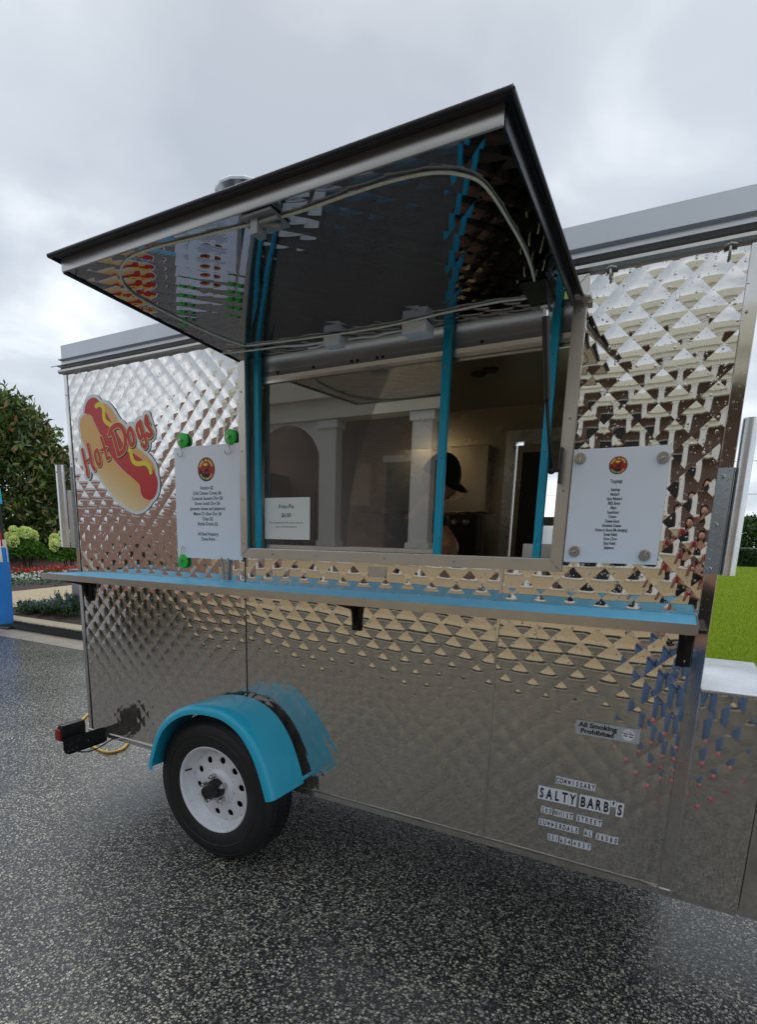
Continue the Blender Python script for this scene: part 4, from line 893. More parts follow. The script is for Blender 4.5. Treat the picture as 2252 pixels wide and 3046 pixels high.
# ------------------------------------------------------------------ flat print built as thin sheets
def sdf_poly(P, X, Z):
    P = np.array(P); d = np.full(X.shape, 1e9); s = np.ones(X.shape, bool)*False
    n = len(P)
    for i in range(n):
        a, b = P[i], P[(i+1) % n]; e_ = b-a; wx, wz = X-a[0], Z-a[1]; t = np.clip((wx*e_[0]+wz*e_[1])/(e_@e_+1e-12), 0, 1)
        d = np.minimum(d, (wx-e_[0]*t)**2+(wz-e_[1]*t)**2)
        c = ((a[1] > Z) != (b[1] > Z)) & (X < (b[0]-a[0])*(Z-a[1])/(b[1]-a[1]+1e-12)+a[0]); s ^= c
    return np.where(s, -1, 1)*np.sqrt(d)
def sdf_line(P, r, X, Z):
    P = np.array(P); d = np.full(X.shape, 1e9); n = len(P); rr = np.full(n, r) if np.isscalar(r) else np.array(r)
    for i in range(n-1):
        a, b = P[i], P[i+1]; e_ = b-a; wx, wz = X-a[0], Z-a[1]; t = np.clip((wx*e_[0]+wz*e_[1])/(e_@e_+1e-12), 0, 1)
        d = np.minimum(d, np.sqrt((wx-e_[0]*t)**2+(wz-e_[1]*t)**2)-(rr[i]*(1-t)+rr[i+1]*t))
    return d
def contour_sheet(F, xs, zs, fn, lim=0.0):
    """marching squares fill of F < lim as one flat mesh"""
    mb = MB(); V = {}; vs = []; fs = []
    def vid(key, p):
        if key not in V: V[key] = len(vs); vs.append(p)
        return V[key]
    G = F-lim; inn = G < 0; nx, nz = G.shape
    full = inn[:-1, :-1] & inn[1:, :-1] & inn[1:, 1:] & inn[:-1, 1:]; any_ = inn[:-1, :-1] | inn[1:, :-1] | inn[1:, 1:] | inn[:-1, 1:]
    for i in range(nx-1):
        j = 0
        while j < nz-1:
            if full[i, j]:
                k = j
                while k < nz-1 and full[i, k]: k += 1
                fs.append((vid((i, j), (xs[i], zs[j])), vid((i+1, j), (xs[i+1], zs[j])), vid((i+1, k), (xs[i+1], zs[k])), vid((i, k), (xs[i], zs[k])))); j = k; continue
            if any_[i, j]:
                c = [(i, j), (i+1, j), (i+1, j+1), (i, j+1)]; poly = []
                for q in range(4):
                    a, b = c[q], c[(q+1) % 4]; ga, gb = G[a], G[b]
                    if ga < 0: poly.append(vid(a, (xs[a[0]], zs[a[1]])))
                    if (ga < 0) != (gb < 0):
                        t = ga/(ga-gb); k2 = ('e', min(a, b), max(a, b)); poly.append(vid(k2, (xs[a[0]]*(1-t)+xs[b[0]]*t, zs[a[1]]*(1-t)+zs[b[1]]*t)))
                if len(poly) > 2: fs.append(tuple(poly))
            j += 1
    mb.add([fn(*p) for p in vs], fs); return mb
D = {"bun_r":[[0.2662,2.1371],[0.2896,2.1401],[0.3252,2.1291],[0.3589,2.1024],[0.4073,2.044],[0.4516,1.9934],[0.4873,1.9492],[0.528,1.9162],[0.5769,1.8858],[0.6209,1.8532],[0.644,1.8245],[0.6499,1.7883],[0.6007,1.8039],[0.4577,1.9087],[0.3776,2.0125],[0.2952,2.1035]],"sausage":[[0.1438,2.1016],[0.1518,2.1299],[0.174,2.1567],[0.2039,2.1697],[0.2322,2.1699],[0.2588,2.1561],[0.2756,2.1391],[0.3043,2.1027],[0.3368,2.0606],[0.3692,2.0187],[0.4172,1.9534],[0.4577,1.9087],[0.4999,1.8896],[0.562,1.8558],[0.6188,1.8228],[0.6459,1.7912],[0.6603,1.7573],[0.6579,1.7211],[0.6434,1.6904],[0.6124,1.6682],[0.5783,1.6687],[0.5492,1.6834],[0.536,1.7095],[0.5316,1.7382],[0.5029,1.7619],[0.4482,1.7952],[0.3973,1.8287],[0.3382,1.8804],[0.2887,1.9438],[0.2485,2.0099],[0.2158,2.0584],[0.1952,2.0888]],"bun_l":[[0.1012,2.0494],[0.1063,2.0725],[0.1277,2.0884],[0.1578,2.0976],[0.1813,2.0928],[0.199,2.0799],[0.2155,2.0556],[0.2482,2.007],[0.2887,1.9438],[0.3379,1.8776],[0.397,1.8259],[0.4482,1.7952],[0.5029,1.7619],[0.5295,1.7383],[0.5336,1.7067],[0.549,1.6806],[0.5781,1.6658],[0.6079,1.6654],[0.585,1.6428],[0.5491,1.6229],[0.5046,1.6144],[0.4564,1.6234],[0.3996,1.6474],[0.3472,1.6777],[0.2957,1.7263],[0.2526,1.7691],[0.2097,1.8183],[0.1679,1.8796],[0.1307,1.941],[0.107,1.9929]],"must1":[[0.2419,2.1284],[0.2613,2.1347],[0.2861,2.1283],[0.298,2.1089],[0.2952,2.0809],[0.3019,2.0548],[0.3344,2.0353],[0.3651,2.0232]],"must2":[[0.4601,1.9114],[0.4789,1.8992],[0.4836,1.8764],[0.4968,1.8503],[0.5307,1.839],[0.5737,1.8414],[0.5982,1.8292],[0.6137,1.809],[0.6149,1.7964]],"H1":[[0.1083,1.9258],[0.1159,1.897],[0.1245,1.8636],[0.1367,1.827],[0.1378,1.8012]],"H2":[[0.1561,1.95],[0.1636,1.9214],[0.1737,1.8793],[0.1827,1.8462],[0.1986,1.827]],"H3":[[0.1271,1.865],[0.1777,1.8806]],"o1":[[0.2225,1.9177],[0.2082,1.9043],[0.2121,1.8776],[0.2295,1.8472],[0.247,1.8553],[0.242,1.8909],[0.2296,1.9179],[0.2225,1.9177]],"t1":[[0.2649,1.9771],[0.2794,1.9444],[0.2899,1.9089],[0.3028,1.8734],[0.3204,1.8784]],"t2":[[0.2587,1.9158],[0.3055,1.9255]],"D1":[[0.3551,1.9885],[0.368,1.9564],[0.3824,1.9156],[0.39,1.8895]],"D2":[[0.3299,1.9873],[0.3507,2.0143],[0.388,2.0272],[0.4186,2.0208],[0.4387,1.997],[0.4468,1.9573],[0.439,1.9182],[0.4215,1.9007],[0.39,1.8895]],"o2":[[0.4786,2.0027],[0.4672,1.9812],[0.4762,1.9471],[0.49,1.9281],[0.5093,1.9423],[0.5027,1.9788],[0.4875,2.0048],[0.4786,2.0027]],"g1":[[0.5471,2.0253],[0.5329,2.0072],[0.5412,1.9763],[0.5524,1.9563],[0.568,1.9663],[0.5602,2.0025],[0.5471,2.0253]],"g2":[[0.558,2.03],[0.5755,1.9823],[0.5954,1.9372],[0.5852,1.913],[0.5631,1.9281]],"s1":[[0.6022,2.0496],[0.5975,2.0243],[0.6166,2.0013],[0.6343,1.9757],[0.6167,1.9605],[0.6033,1.9723]],"s2":[[0.6034,2.0482],[0.6207,2.0172]]}
xs = np.arange(.05, .68, .0016); zs = np.arange(1.50, 2.26, .0016); GX, GZ = np.meshgrid(xs, zs, indexing='ij')
smooth_ = lambda P: [tuple(p)[:2] for p in spline([(x, z, 0) for x, z in P]+[(P[0][0], P[0][1], 0)], 3)[:-1]]
bl = sdf_poly(smooth_(D['bun_l']), GX, GZ); brn = sdf_poly(smooth_(D['bun_r']), GX, GZ); sa = sdf_poly(smooth_(D['sausage']), GX, GZ)
ln = lambda k, r: sdf_line([tuple(p)[:2] for p in spline([(x, z, 0) for x, z in D[k]], 3)], r, GX, GZ)
mu = np.minimum(ln('must1', .0115), ln('must2', .0115))
LR = dict(H1=.0105, H2=.0110, H3=.0080, o1=.0095, t1=.0095, t2=.0070, D1=.0120, D2=.0125, o2=.0105, g1=.0100, g2=.0100, s1=.0110, s2=.0080)
letf = None
for k, r in LR.items(): f_ = ln(k, r); letf = f_ if letf is None else np.minimum(letf, f_)
allf = np.minimum(np.minimum(bl, brn), np.minimum(sa, letf-.004))
W0 = -.0050
def flat(y): return lambda u, v: (u, y, v)
DC = contour_sheet(allf, xs, zs, flat(W0), .0150).build('hot_dog_decal', 'vinyl', TR)
contour_sheet(np.minimum(brn, bl*9), xs, zs, flat(W0-.0002)).build('bun_print', 'bun', DC)
contour_sheet(sa, xs, zs, flat(W0-.0004)).build('sausage_print', 'red', DC)
contour_sheet(bl, xs, zs, flat(W0-.0006)).build('bun_print', 'bun', DC)
for k_ in ('must1', 'must2'): contour_sheet(ln(k_, .0115), xs, zs, flat(W0-.0008)).build('mustard_print', 'yellow', DC)
contour_sheet(letf, xs, zs, lambda u, v: (u+.0045, W0-.0010, v-.0050), .0035).build('lettering_shadow', 'ink', DC)
contour_sheet(letf, xs, zs, flat(W0-.0012), .0030).build('lettering_outline', 'cream', DC)
contour_sheet(letf, xs, zs, flat(W0-.0014)).build('lettering', 'red', DC)

_fc = {}
def text_mb(body, size, sx=1.0, off=0.0, align='CENTER', shear=0.0, space=1.0, line=1.0):
    c = bpy.data.curves.new('t', 'FONT'); c.body = body; c.size = size; c.offset = off; c.align_x = align; c.shear = shear; c.space_character = space; c.space_line = line; c.resolution_u = 3
    o = bpy.data.objects.new('t', c); COL.objects.link(o); bpy.context.view_layer.update()
    me = bpy.data.meshes.new_from_object(o.evaluated_get(bpy.context.evaluated_depsgraph_get()))
    mb = MB(); mb.add([(v.co.x*sx, v.co.y, 0) for v in me.vertices], [tuple(p.vertices) for p in me.polygons])
    bpy.data.objects.remove(o); bpy.data.curves.remove(c); bpy.data.meshes.remove(me); return mb
def put_text(body, x, y, z, size, mat, parent, name='lettering', sx=1.0, off=0.0, align='CENTER', fn=None, rot=0.0, **k):
    mb = text_mb(body, size, sx, off, align, **k); ca, sa_ = math.cos(rot), math.sin(rot)
    mb.v = [(x+a*ca-b*sa_, y, z+a*sa_+b*ca) for a, b, _ in mb.v]; return mb.build(name, mat, parent)
# smoking sticker
mm = MB(); mm.box((2.661, -.0056, .863), (2.861, -.0048, .913)); SK = mm.build('smoking_sticker', 'sticker', TR)
put_text('All Smoking', 2.731, -.0059, .8915, .0228, 'ink', SK, sx=1.10, off=.0009); put_text('Prohibited', 2.731, -.0059, .8700, .0228, 'ink', SK, sx=1.10, off=.0009)
g1 = np.arange(2.80, 2.86, .0007); g2 = np.arange(.86, .916, .0007); A_, B_g = np.meshgrid(g1, g2, indexing='ij'); rr_ = np.hypot(A_-2.8265, B_g-.888)
contour_sheet(rr_-.0195, g1, g2, flat(-.0060)).build('icon_disc', 'white', SK)
st_ = np.minimum(np.minimum(sdf_line([(2.811, .8925), (2.824, .8905)], .0018, A_, B_g), sdf_line([(2.829, .893), (2.842, .890)], .0018, A_, B_g)), np.minimum(sdf_line([(2.814, .8845), (2.823, .8835)], .0018, A_, B_g), sdf_line([(2.830, .8835), (2.840, .882)], .0018, A_, B_g)))
st_ = np.minimum(st_, sdf_line([(2.819, .900), (2.824, .898), (2.829, .900), (2.835, .8985)], .0007, A_, B_g))
contour_sheet(st_, g1, g2, flat(-.0062)).build('icon', 'ink', SK)
# lettering tiles
rows = [('COMMISSARY', 2.614, 2.746, .669, .695), ('SALTY', 2.5575, 2.690, .5965, .6475), ('BARB', 2.699, 2.7985, .5965, .6475), ('S', 2.8175, 2.8415, .5965, .6475),
        ('205', 2.573, 2.613, .545, .570), ('NW', 2.6185, 2.6445, .545, .570), ('1ST', 2.6465, 2.684, .545, .570), ('STREET', 2.6960, 2.779, .545, .570),
        ('SUMMERDALE', 2.570, 2.708, .4965, .522), ('AL', 2.725, 2.753, .4965, .522), ('36580', 2.765, 2.836, .4945, .5195),
        ('251', 2.606, 2.643, .446, .4715), ('654', 2.648, 2.687, .446, .4715), ('4057', 2.692, 2.753, .446, .4715)]
for s_, xa, xb, za, zb in rows:
    n = len(s_); wd = (xb-xa)/n
    for i, ch_ in enumerate(s_):
        jz = random.uniform(-.0007, .0007); x = xa+wd*i
        mm = MB(); mm.box((x+.0003, -.0054, za+jz), (x+wd-.0003, -.0049, zb+jz)); T_ = mm.build('letter_tile', 'vinyl_label', TR)
        hgt = zb-za; put_text(ch_, x+wd/2, -.0057, za+jz+hgt*.15, hgt*1.0, 'ink', T_, 'letter', sx=.56 if ch_ not in 'MW' else .44, off=hgt*(.037 if ch_ not in 'MW' else .006))
mm = MB(); mm.box((2.7995, -.0054, .6275), (2.8165, -.0049, .6500)); T_ = mm.build('letter_tile', 'vinyl_label', TR); put_text("'", 2.808, -.0057, .612, .048, 'ink', T_, 'letter', sx=.9, off=.001)

# ------------------------------------------------------------------ menus, magnets, signs
def logo(cx_, cz_, R_, y, parent, squash=1.0):
    g1 = np.linspace(cx_-R_*1.05, cx_+R_*1.05, 90); g2 = np.linspace(cz_-R_*1.05, cz_+R_*1.05, 90); A_, B_ = np.meshgrid(g1, g2, indexing='ij'); r_ = np.hypot(A_-cx_, B_-cz_); q = lambda P: [(cx_+a*R_, cz_+b*R_) for a, b in P]
    contour_sheet(r_-R_, g1, g2, flat(y)).build('logo_ring', 'ink', parent)
    contour_sheet(r_-R_*.93, g1, g2, flat(y-.0002)).build('logo_disc', 'darkred', parent)
    cliff = np.maximum(sdf_poly(q([(-1, -.55), (-.8, -.35), (-.78, -.1), (-.70, .1), (-.62, -.12), (-.55, -.02), (-.48, -.3), (-.2, -.38), (.30, -.33), (.42, -.40), (.30, -.62), (.1, -.9), (0, -1.2), (-1, -1.2)]), A_, B_), r_-R_*.93)
    wolf = sdf_poly(q([(-.34, -.12), (-.20, -.10), (-.08, .02), (.10, .08), (.16, .20), (.26, .36), (.32, .20), (.30, .02), (.24, -.14), (.26, -.36), (.18, -.36), (.12, -.18), (-.02, -.18), (-.10, -.38), (-.18, -.38), (-.14, -.16)]), A_, B_)
    contour_sheet(np.minimum(cliff, wolf), g1, g2, flat(y-.0004)).build('logo_wolf', 'ink', parent)
    bun_ = np.hypot((A_-cx_+R_*.08)/.26, (B_-cz_-R_*.40)/.11)-R_
    contour_sheet(bun_, g1, g2, flat(y-.0004)).build('logo_bun', 'yellow', parent)
    s = 'HOWL-N-DOGS'; mb = MB()
    for i, ch_ in enumerate(s):
        a = math.radians(158-136*i/(len(s)-1)); t_ = text_mb(ch_, R_*.30, .85, R_*.012); r = R_*.66; ro = a-PI/2
        mb.add([(cx_+r*math.cos(a)+p[0]*math.cos(ro)-p[1]*math.sin(ro), y-.0006, cz_+r*math.sin(a)+p[0]*math.sin(ro)+p[1]*math.cos(ro)) for p in t_.v], t_.f)
    s = 'HOTDOGS DONE RIGHT'
    for i, ch_ in enumerate(s):
        if ch_ == ' ': continue
        a = math.radians(212+116*i/(len(s)-1)); t_ = text_mb(ch_, R_*.21, .8, R_*.01); r = R_*.86; ro = a+PI/2
        mb.add([(cx_+r*math.cos(a)+p[0]*math.cos(ro)-p[1]*math.sin(ro), y-.0006, cz_+r*math.sin(a)+p[0]*math.sin(ro)+p[1]*math.cos(ro)) for p in t_.v], t_.f)
    mb.build('logo_lettering', 'cream', parent)
def board(name, x0, x1, z0, z1, y, label, cat='menu board'):
    t = thing(name, ((x0+x1)/2, y, z0), label, cat); m_ = MB(); m_.box((x0, y-.003, z0), (x1, y, z1), ch=.0006); m_.build('sheet', 'white', t); return t
MN = board('menu_board', .785, 1.190, 1.397, 1.898, -.009, 'white menu sheet with hot dog prices, hung under green magnets beside the window')
cx_ = .985; logo(cx_, 1.795, .052, -.0124, MN)
for i, s_ in enumerate(['Hotdog $5', 'Chili Cheese Coney $6', 'Conecuh Sausage Dog $6', 'Down South Dog $6', '(pimento cheese and jalapenos)', "Mama D's Slaw Dog $6", 'Chips $2', 'Bottle Drinks $2', '', 'All Beef Hotdogs', 'Done Right']):
    if s_: put_text(s_, cx_, -.0124, 1.7075-i*.0228, .0215, 'ink_soft', MN, 'printed_line', sx=.86 if i != 4 else .80, off=.0004)
TP = board('toppings_board', 2.570, 2.845, 1.4435, 1.795, -.009, 'white toppings sheet held by four metal magnets right of the window')
cx_ = 2.7045; logo(cx_, 1.742, .0265, -.0124, TP)
put_text('Toppings', cx_, -.0124, 1.690, .0150, 'ink_soft', TP, 'printed_line', sx=.62, off=.0004)
for i, s_ in enumerate(['Ketchup', 'Mustard', 'Spicy Mustard', 'BBQ Sauce', 'Mayo', 'Sauerkraut', 'Onions', 'Cheese Sauce', 'Shredded Cheese', 'Onions in Sauce (life changing)', 'Sweet Relish', 'Chow Chow', 'Spicy Relish', 'Jalapenos']):
    put_text(s_, cx_, -.0124, 1.6655-i*.01365, .0128, 'ink_soft', TP, 'printed_line', sx=.60, off=.0004)
# magnet hooks
def hook_green():
    t = thing('magnet_hook', (.844, -.006, 1.927), 'round green magnet hook above the left corner of the menu sheet', 'magnet hook', 'green magnet hooks round the menu')
    x, z = .844, 1.927; m_ = MB(); m_.lathe([(0, -.019), (.028, -.019), (.0315, -.0175), (.033, -.015), (.033, -.008), (.0315, -.006), (0, -.006)], (x, 0, z), 'y', 32); m_.build('magnet_disc', 'green', t, True, 40, recalc=True)
    m_ = MB(); m_.lathe([(0, -.034), (.006, -.034), (.007, -.028), (.007, -.019)], (x, 0, z), 'y', 6); m_.build('nut', 'steel', t, recalc=True)
    m_ = MB(); m_.tube(spline([(x, -.030, z), (x, -.036, z-.010), (x+.002, -.030, z-.030), (x+.004, -.022, z-.048), (x+.002, -.020, z-.066), (x-.010, -.024, z-.072), (x-.018, -.028, z-.064), (x-.018, -.030, z-.056)], 5), .0022, 8); m_.build('hook', 'steel', t, True); return t
def hook_metal():
    t = thing('magnet_hook', (2.592, -.012, 1.767), 'round metal magnet hook at the top left corner of the toppings sheet', 'magnet hook', 'metal magnet hooks on the toppings sheet')
    x, z = 2.592, 1.767; m_ = MB(); m_.lathe([(0, -.020), (.0155, -.020), (.0170, -.0185), (.0172, -.0125), (0, -.0125)], (x, 0, z), 'y', 32); m_.build('magnet_disc', 'magnet', t, True, 40, recalc=True)
    m_ = MB(); m_.tube(spline([(x, -.020, z), (x, -.030, z), (x+.001, -.034, z-.006), (x+.002, -.033, z-.014), (x+.003, -.028, z-.017)], 4), .0017, 8); m_.lathe([(0, -.024), (.0035, -.024), (.0035, -.020)], (x, 0, z), 'y', 8); m_.build('hook', 'steel', t, True); return t
def relocate(t, dx, dz, rot, label):
    r = dup(t, label=label); r.location = t.location+Vector((dx, 0, dz)); r.rotation_euler = (0, rot, 0); return r
hg = hook_green(); relocate(hg, 1.133-.844, -.003, 0, 'round green magnet hook above the right corner of the menu sheet, beside the window frame')
relocate(hg, .818-.844, 1.380-1.927, PI+.12, 'upside down green magnet hook below the menu sheet, just above the shelf')
hm = hook_metal(); relocate(hm, 2.827-2.592, -.008, .9, 'round metal magnet hook at the top right corner of the toppings sheet')
relocate(hm, 2.602-2.592, 1.478-1.767, PI/2, 'round metal magnet hook at the bottom left corner of the toppings sheet')
relocate(hm, 2.809-2.592, 1.471-1.767, PI+.5, 'round metal magnet hook at the bottom right corner of the toppings sheet')
# small price sign inside the glass
FS = thing('price_sign', (1.38, .055, 1.468), 'small white price sign standing against the sliding glass beside the left post', 'sign')
m_ = MB(); m_.box((1.266, .0535, 1.494), (1.508, .0550, 1.671)); m_.build('paper', 'paper', FS)
m_ = MB(); m_.box((1.264, .0557, 1.468), (1.530, .0585, 1.694)); m_.build('holder', 'glass', FS)
put_text('Frito-Pie', 1.384, .0530, 1.626, .0235, 'ink_soft', FS, 'printed_line', off=.0003); put_text('$6.00', 1.384, .0530, 1.589, .0235, 'ink_soft', FS, 'printed_line', off=.0003)
put_text('Fritos topped with chili, cheese, onions in', 1.384, .0530, 1.562, .0118, 'ink_soft', FS, 'printed_line', sx=.92); put_text('sauce, and sliced jalapenos', 1.384, .0530, 1.545, .0118, 'ink_soft', FS, 'printed_line', sx=.92)
# white napkin holder at the right end of the serving counter
nh = thing('paper_box', (2.44, .2, 1.40), 'white paper box standing on the serving counter behind the right turquoise post', 'box')
m_ = MB(); m_.box((2.39, .16, 1.40), (2.50, .26, 1.50), ch=.004); m_.build('carton', 'paper', nh)
# yellow hose on the ground
m_ = MB(); m_.tube(spline([(-1.6, 1.7, .010), (-1.50, 1.25, .010), (-1.30, .86, .010), (-1.02, .60, .010), (-.768, .483, .010), (-.59, .425, .010), (-.431, .413, .010), (-.40, .50, .010), (-.482, .628, .010), (-.62, .80, .010), (-.5, 1.1, .010), (.3, 1.2, .010)], 8), .0095, 10)
tag(m_.build('garden_hose', 'hose', None, True), 'thin yellow hose curled on the wet asphalt behind the tail lamp', 'hose')

# ------------------------------------------------------------------ blue pop-up tent at the left edge
TT = thing('popup_tent', (-7.8, 1.7, 0), 'blue pop-up tent with hanging wares, cut off by the left picture edge', 'tent')
tx1, ty1 = -6.36, 3.14; tx0, ty0 = tx1-3.0, ty1-3.0
m_ = MB()
cz_ = 3.1; c_ = ((tx0+tx1)/2, (ty0+ty1)/2, cz_)
m_.add([(tx0, ty0, 2.17), (tx1, ty0, 2.17), (tx1, ty1, 2.17), (tx0, ty1, 2.17), c_], [(0, 1, 4), (1, 2, 4), (2, 3, 4), (3, 0, 4)]); m_.build('canopy', 'canvas_teal', TT)
def wavy(p0, p1, z0, z1, name, mat, parent, amp=.012, n=24, nz=6, k=9):
    mb = MB(); p0 = Vector(p0); p1 = Vector(p1); d = p1-p0; nn = Vector((-d.y, d.x, 0)).normalized(); vs = []
    for i in range(n+1):
        for j in range(nz+1):
            t = i/n; z = z0+(z1-z0)*j/nz; q = p0+d*t+nn*amp*math.sin(t*k*2+z*3)*(1-j/nz*.6); vs.append((q.x, q.y, z))
    mb.add(vs, [(i*(nz+1)+j, (i+1)*(nz+1)+j, (i+1)*(nz+1)+j+1, i*(nz+1)+j+1) for i in range(n) for j in range(nz)]); return mb.build(name, mat, parent, True)
wavy((tx1+.01, ty0, 0), (tx1+.01, ty1, 0), 1.94, 2.17, 'valance', 'canvas_teal', TT); wavy((tx0, ty1+.01, 0), (tx1, ty1+.01, 0), 1.94, 2.17, 'valance', 'canvas_teal', TT); wavy((tx0, ty0-.01, 0), (tx1, ty0-.01, 0), 1.94, 2.17, 'valance', 'canvas_teal', TT)
for x, y in ((tx1-.03, ty1-.03), (tx1-.03, ty0+.03), (tx0+.03, ty1-.03), (tx0+.03, ty0+.03)):
    m_ = MB(); m_.box((x-.025, y-.025, .03), (x+.025, y+.025, 2.15), ch=.004); lg = m_.build('leg', 'blackmetal', TT)
    m_ = MB(); m_.box((x-.13, y-.13, .004), (x+.13, y+.13, .035), ch=.012); m_.build('foot_plate', 'blackplastic', lg, True, 40)
BT = thing('cloth_drape', (-6.5, 2.4, 0), 'bright blue cloth hanging to the ground at the open side of the blue tent', 'cloth')
wavy((-6.30, 1.2, 0), (-6.24, 3.10, 0), .10, 1.28, 'cloth', 'canvas_blue', BT, .03, 30, 8, 7)
cl = [('hanging_dress', 'tent_white', 1.30, 1.86, 'pale patterned dress hanging on the tent leg above the blue cloth'), ('hanging_dress', 'red', 1.30, 1.52, 'red and navy garment hanging just above the blue cloth'), ('hanging_ribbon', 'paper', 1.06, 1.40, 'bunch of white ribbons hanging over the top of the blue cloth')]
for i, (nm, mt, za, zb, lb) in enumerate(cl):
    o = wavy((-6.26+.01*i, 2.45+.1*i, 0), (-6.26+.01*i, 2.96+.06*i, 0), za, zb, nm, mt, None, .03, 14, 6, 13); tag(o, lb, 'clothing' if i < 2 else 'ribbon')

# ------------------------------------------------------------------ what stands behind the camera and shows in the steel and glass
BD = thing('brick_building', (-1, -8.4, 0), 'brick building with a cream gabled portico on white columns, seen mirrored in the trailer', 'building')
yF = -7.0
m_ = MB(); m_.box((-8.0, -12, 0), (9, -8.6, 4.0)); m_.build('brick_wall', 'brick', BD)
m_ = MB(); m_.box((-11.5, -8.55, 0), (-4.95, -7.2, 2.9)); m_.build('brick_wing', 'brick', BD)
m_ = MB(); m_.box((-4.9, yF-.25, 0), (9, yF, 1.30)); m_.build('pedestal_wall', 'concrete', BD)
m_ = MB(); m_.box((-4.9, yF-.30, 1.30), (9.05, yF+.05, 1.42)); m_.build('pedestal_cap', 'columnwhite', BD)
for x in (-4.7, -2.95, -1.1, .75, 2.6, 4.45, 6.3, 8.2):
    m_ = MB(); m_.box((x-.18, yF-.22, 1.42), (x+.18, yF+.0, 3.62), ch=.01); c0 = m_.build('column', 'columnwhite', BD)
    m_ = MB(); m_.box((x-.22, yF-.25, 3.50), (x+.22, yF+.03, 3.64)); m_.box((x-.22, yF-.25, 1.425), (x+.22, yF+.03, 1.52)); m_.build('capital', 'columnwhite', c0)
m_ = MB(); m_.box((-4.9, yF-.30, 3.65), (9.1, yF+.06, 3.98)); m_.box((-5.0, yF-.35, 3.98), (9.2, yF+.16, 4.42)); m_.build('lintel', 'creampaint', BD)
m_ = MB(); m_.add([(-5, -7.2, 4.42), (9.2, -7.2, 4.42), (9.2, -11, 4.6), (-5, -11, 4.6)], [(0, 1, 2, 3)]); m_.build('roof', 'darkroof', BD)
for x in (-2.0, 1.7, 5.4):
    m_ = MB(); m_.box((x-.55, -8.62, 1.2), (x+.55, -8.59, 3.1)); w_ = m_.build('window', 'void', BD); m_ = MB(); m_.box((x-.62, -8.60, 3.1), (x+.62, -8.56, 3.22)); m_.box((x-.62, -8.60, 1.08), (x+.62, -8.56, 1.2)); m_.build('window_trim', 'columnwhite', w_)
# arch left of the first column pair
arch = [(math.cos(a)*.75, math.sin(a)*.75) for a in np.linspace(0, PI, 17)]
m_ = MB(); P_ = [(-3.13-.745+u, 2.90+v*.95) for u, v in arch]; m_.prism([(-4.62, 3.66), (-4.62, 2.9)]+P_[::-1]+[(-3.13, 3.66)], .2, lambda u, v, k: (u, yF-.22+k, v)); m_.build('arch', 'columnwhite', BD, recalc=True)
def enlarge(o, k=1.222):
    for ch in kids(o)+[g for q in kids(o) for g in kids(q)]:
        for v in ch.data.vertices: v.co = Vector((2.916+(v.co.x-2.916)*k, 2-(2-v.co.y)*k, max(-.3, 1.485+(v.co.z-1.485)*k)))
enlarge(BD); BD.location.y = -10.7
for c in kids(BD): c.matrix_parent_inverse = world_loc(BD).inverted()
for i, (x, y) in enumerate(((-6.0, -3.4), (-9.6, -3.9))):
    t = thing('market_tent', (x, y, 0), ['white market tent with red striped edge, nearer of two mirrored in the trailer', 'white market tent further off, mirrored near the hot dog picture'][i], 'tent', 'white market tents beyond the camera')
    m_ = MB(); a = 1.5; m_.add([(x-a, y-a, 2.2), (x+a, y-a, 2.2), (x+a, y+a, 2.2), (x-a, y+a, 2.2), (x, y, 3.1)], [(0, 1, 4), (1, 2, 4), (2, 3, 4), (3, 0, 4)]); m_.box((x-a, y+a, 1.92), (x+a, y+a+.01, 2.2)); m_.box((x+a, y-a, 1.92), (x+a+.01, y+a, 2.2)); m_.build('canopy', 'tent_white', t)
    m_ = MB(); m_.box((x-a, y+a+.011, 2.02), (x+a, y+a+.014, 2.08)); m_.box((x+a+.011, y-a, 2.02), (x+a+.014, y+a, 2.08)); m_.build('stripe', 'red', t)
    for sx_, sy_ in ((1, 1), (1, -1), (-1, 1), (-1, -1)): m_ = MB(); m_.box((x+sx_*(a-.03)-.02, y+sy_*(a-.03)-.02, 0), (x+sx_*(a-.03)+.02, y+sy_*(a-.03)+.02, 2.15)); m_.build('leg', 'greypost', t)
    m_ = MB(); m_.box((x-1.2, y-.1, 0), (x+1.2, y+.5, .75)); m_.build('covered_table', ['tent_white', 'canvas_blue'][i], t)
for i, (x, y) in enumerate(((-5.2, -5.4), (-6.6, -5.6), (-8.9, -2.2))):
    crt = thing('goods_crate', (x, y, 0), ['stack of tan crates on the pale pavement by the brick wing', 'stack of brown crates on the pale pavement beside the tan ones', 'dark blue crates furthest left, mirrored in the trailer'][i], 'crates')
    m_ = MB(); m_.box((x-.3, y-.25, 0), (x+.3, y+.25, .45)); m_.box((x-.25, y-.2, .455), (x+.3, y+.25, .85)); m_.build('crate', ['kerbside', 'bark', 'navy'][i], crt)
sh = thing('round_shrub', (5.2, -7.6, 0), 'dark green clipped shrub at the foot of the portico, mirrored at the right end', 'shrub')
n = 5000; d = rdir(n); P = np.array([5.2, -7.6, .85])+d*np.array([.9, .8, .8])*rng.uniform(.8, 1.05, (n, 1)); leaves(P, .05, .03, 'foliage', 'hedgeleaf', sh, .2, .25, d, .5)

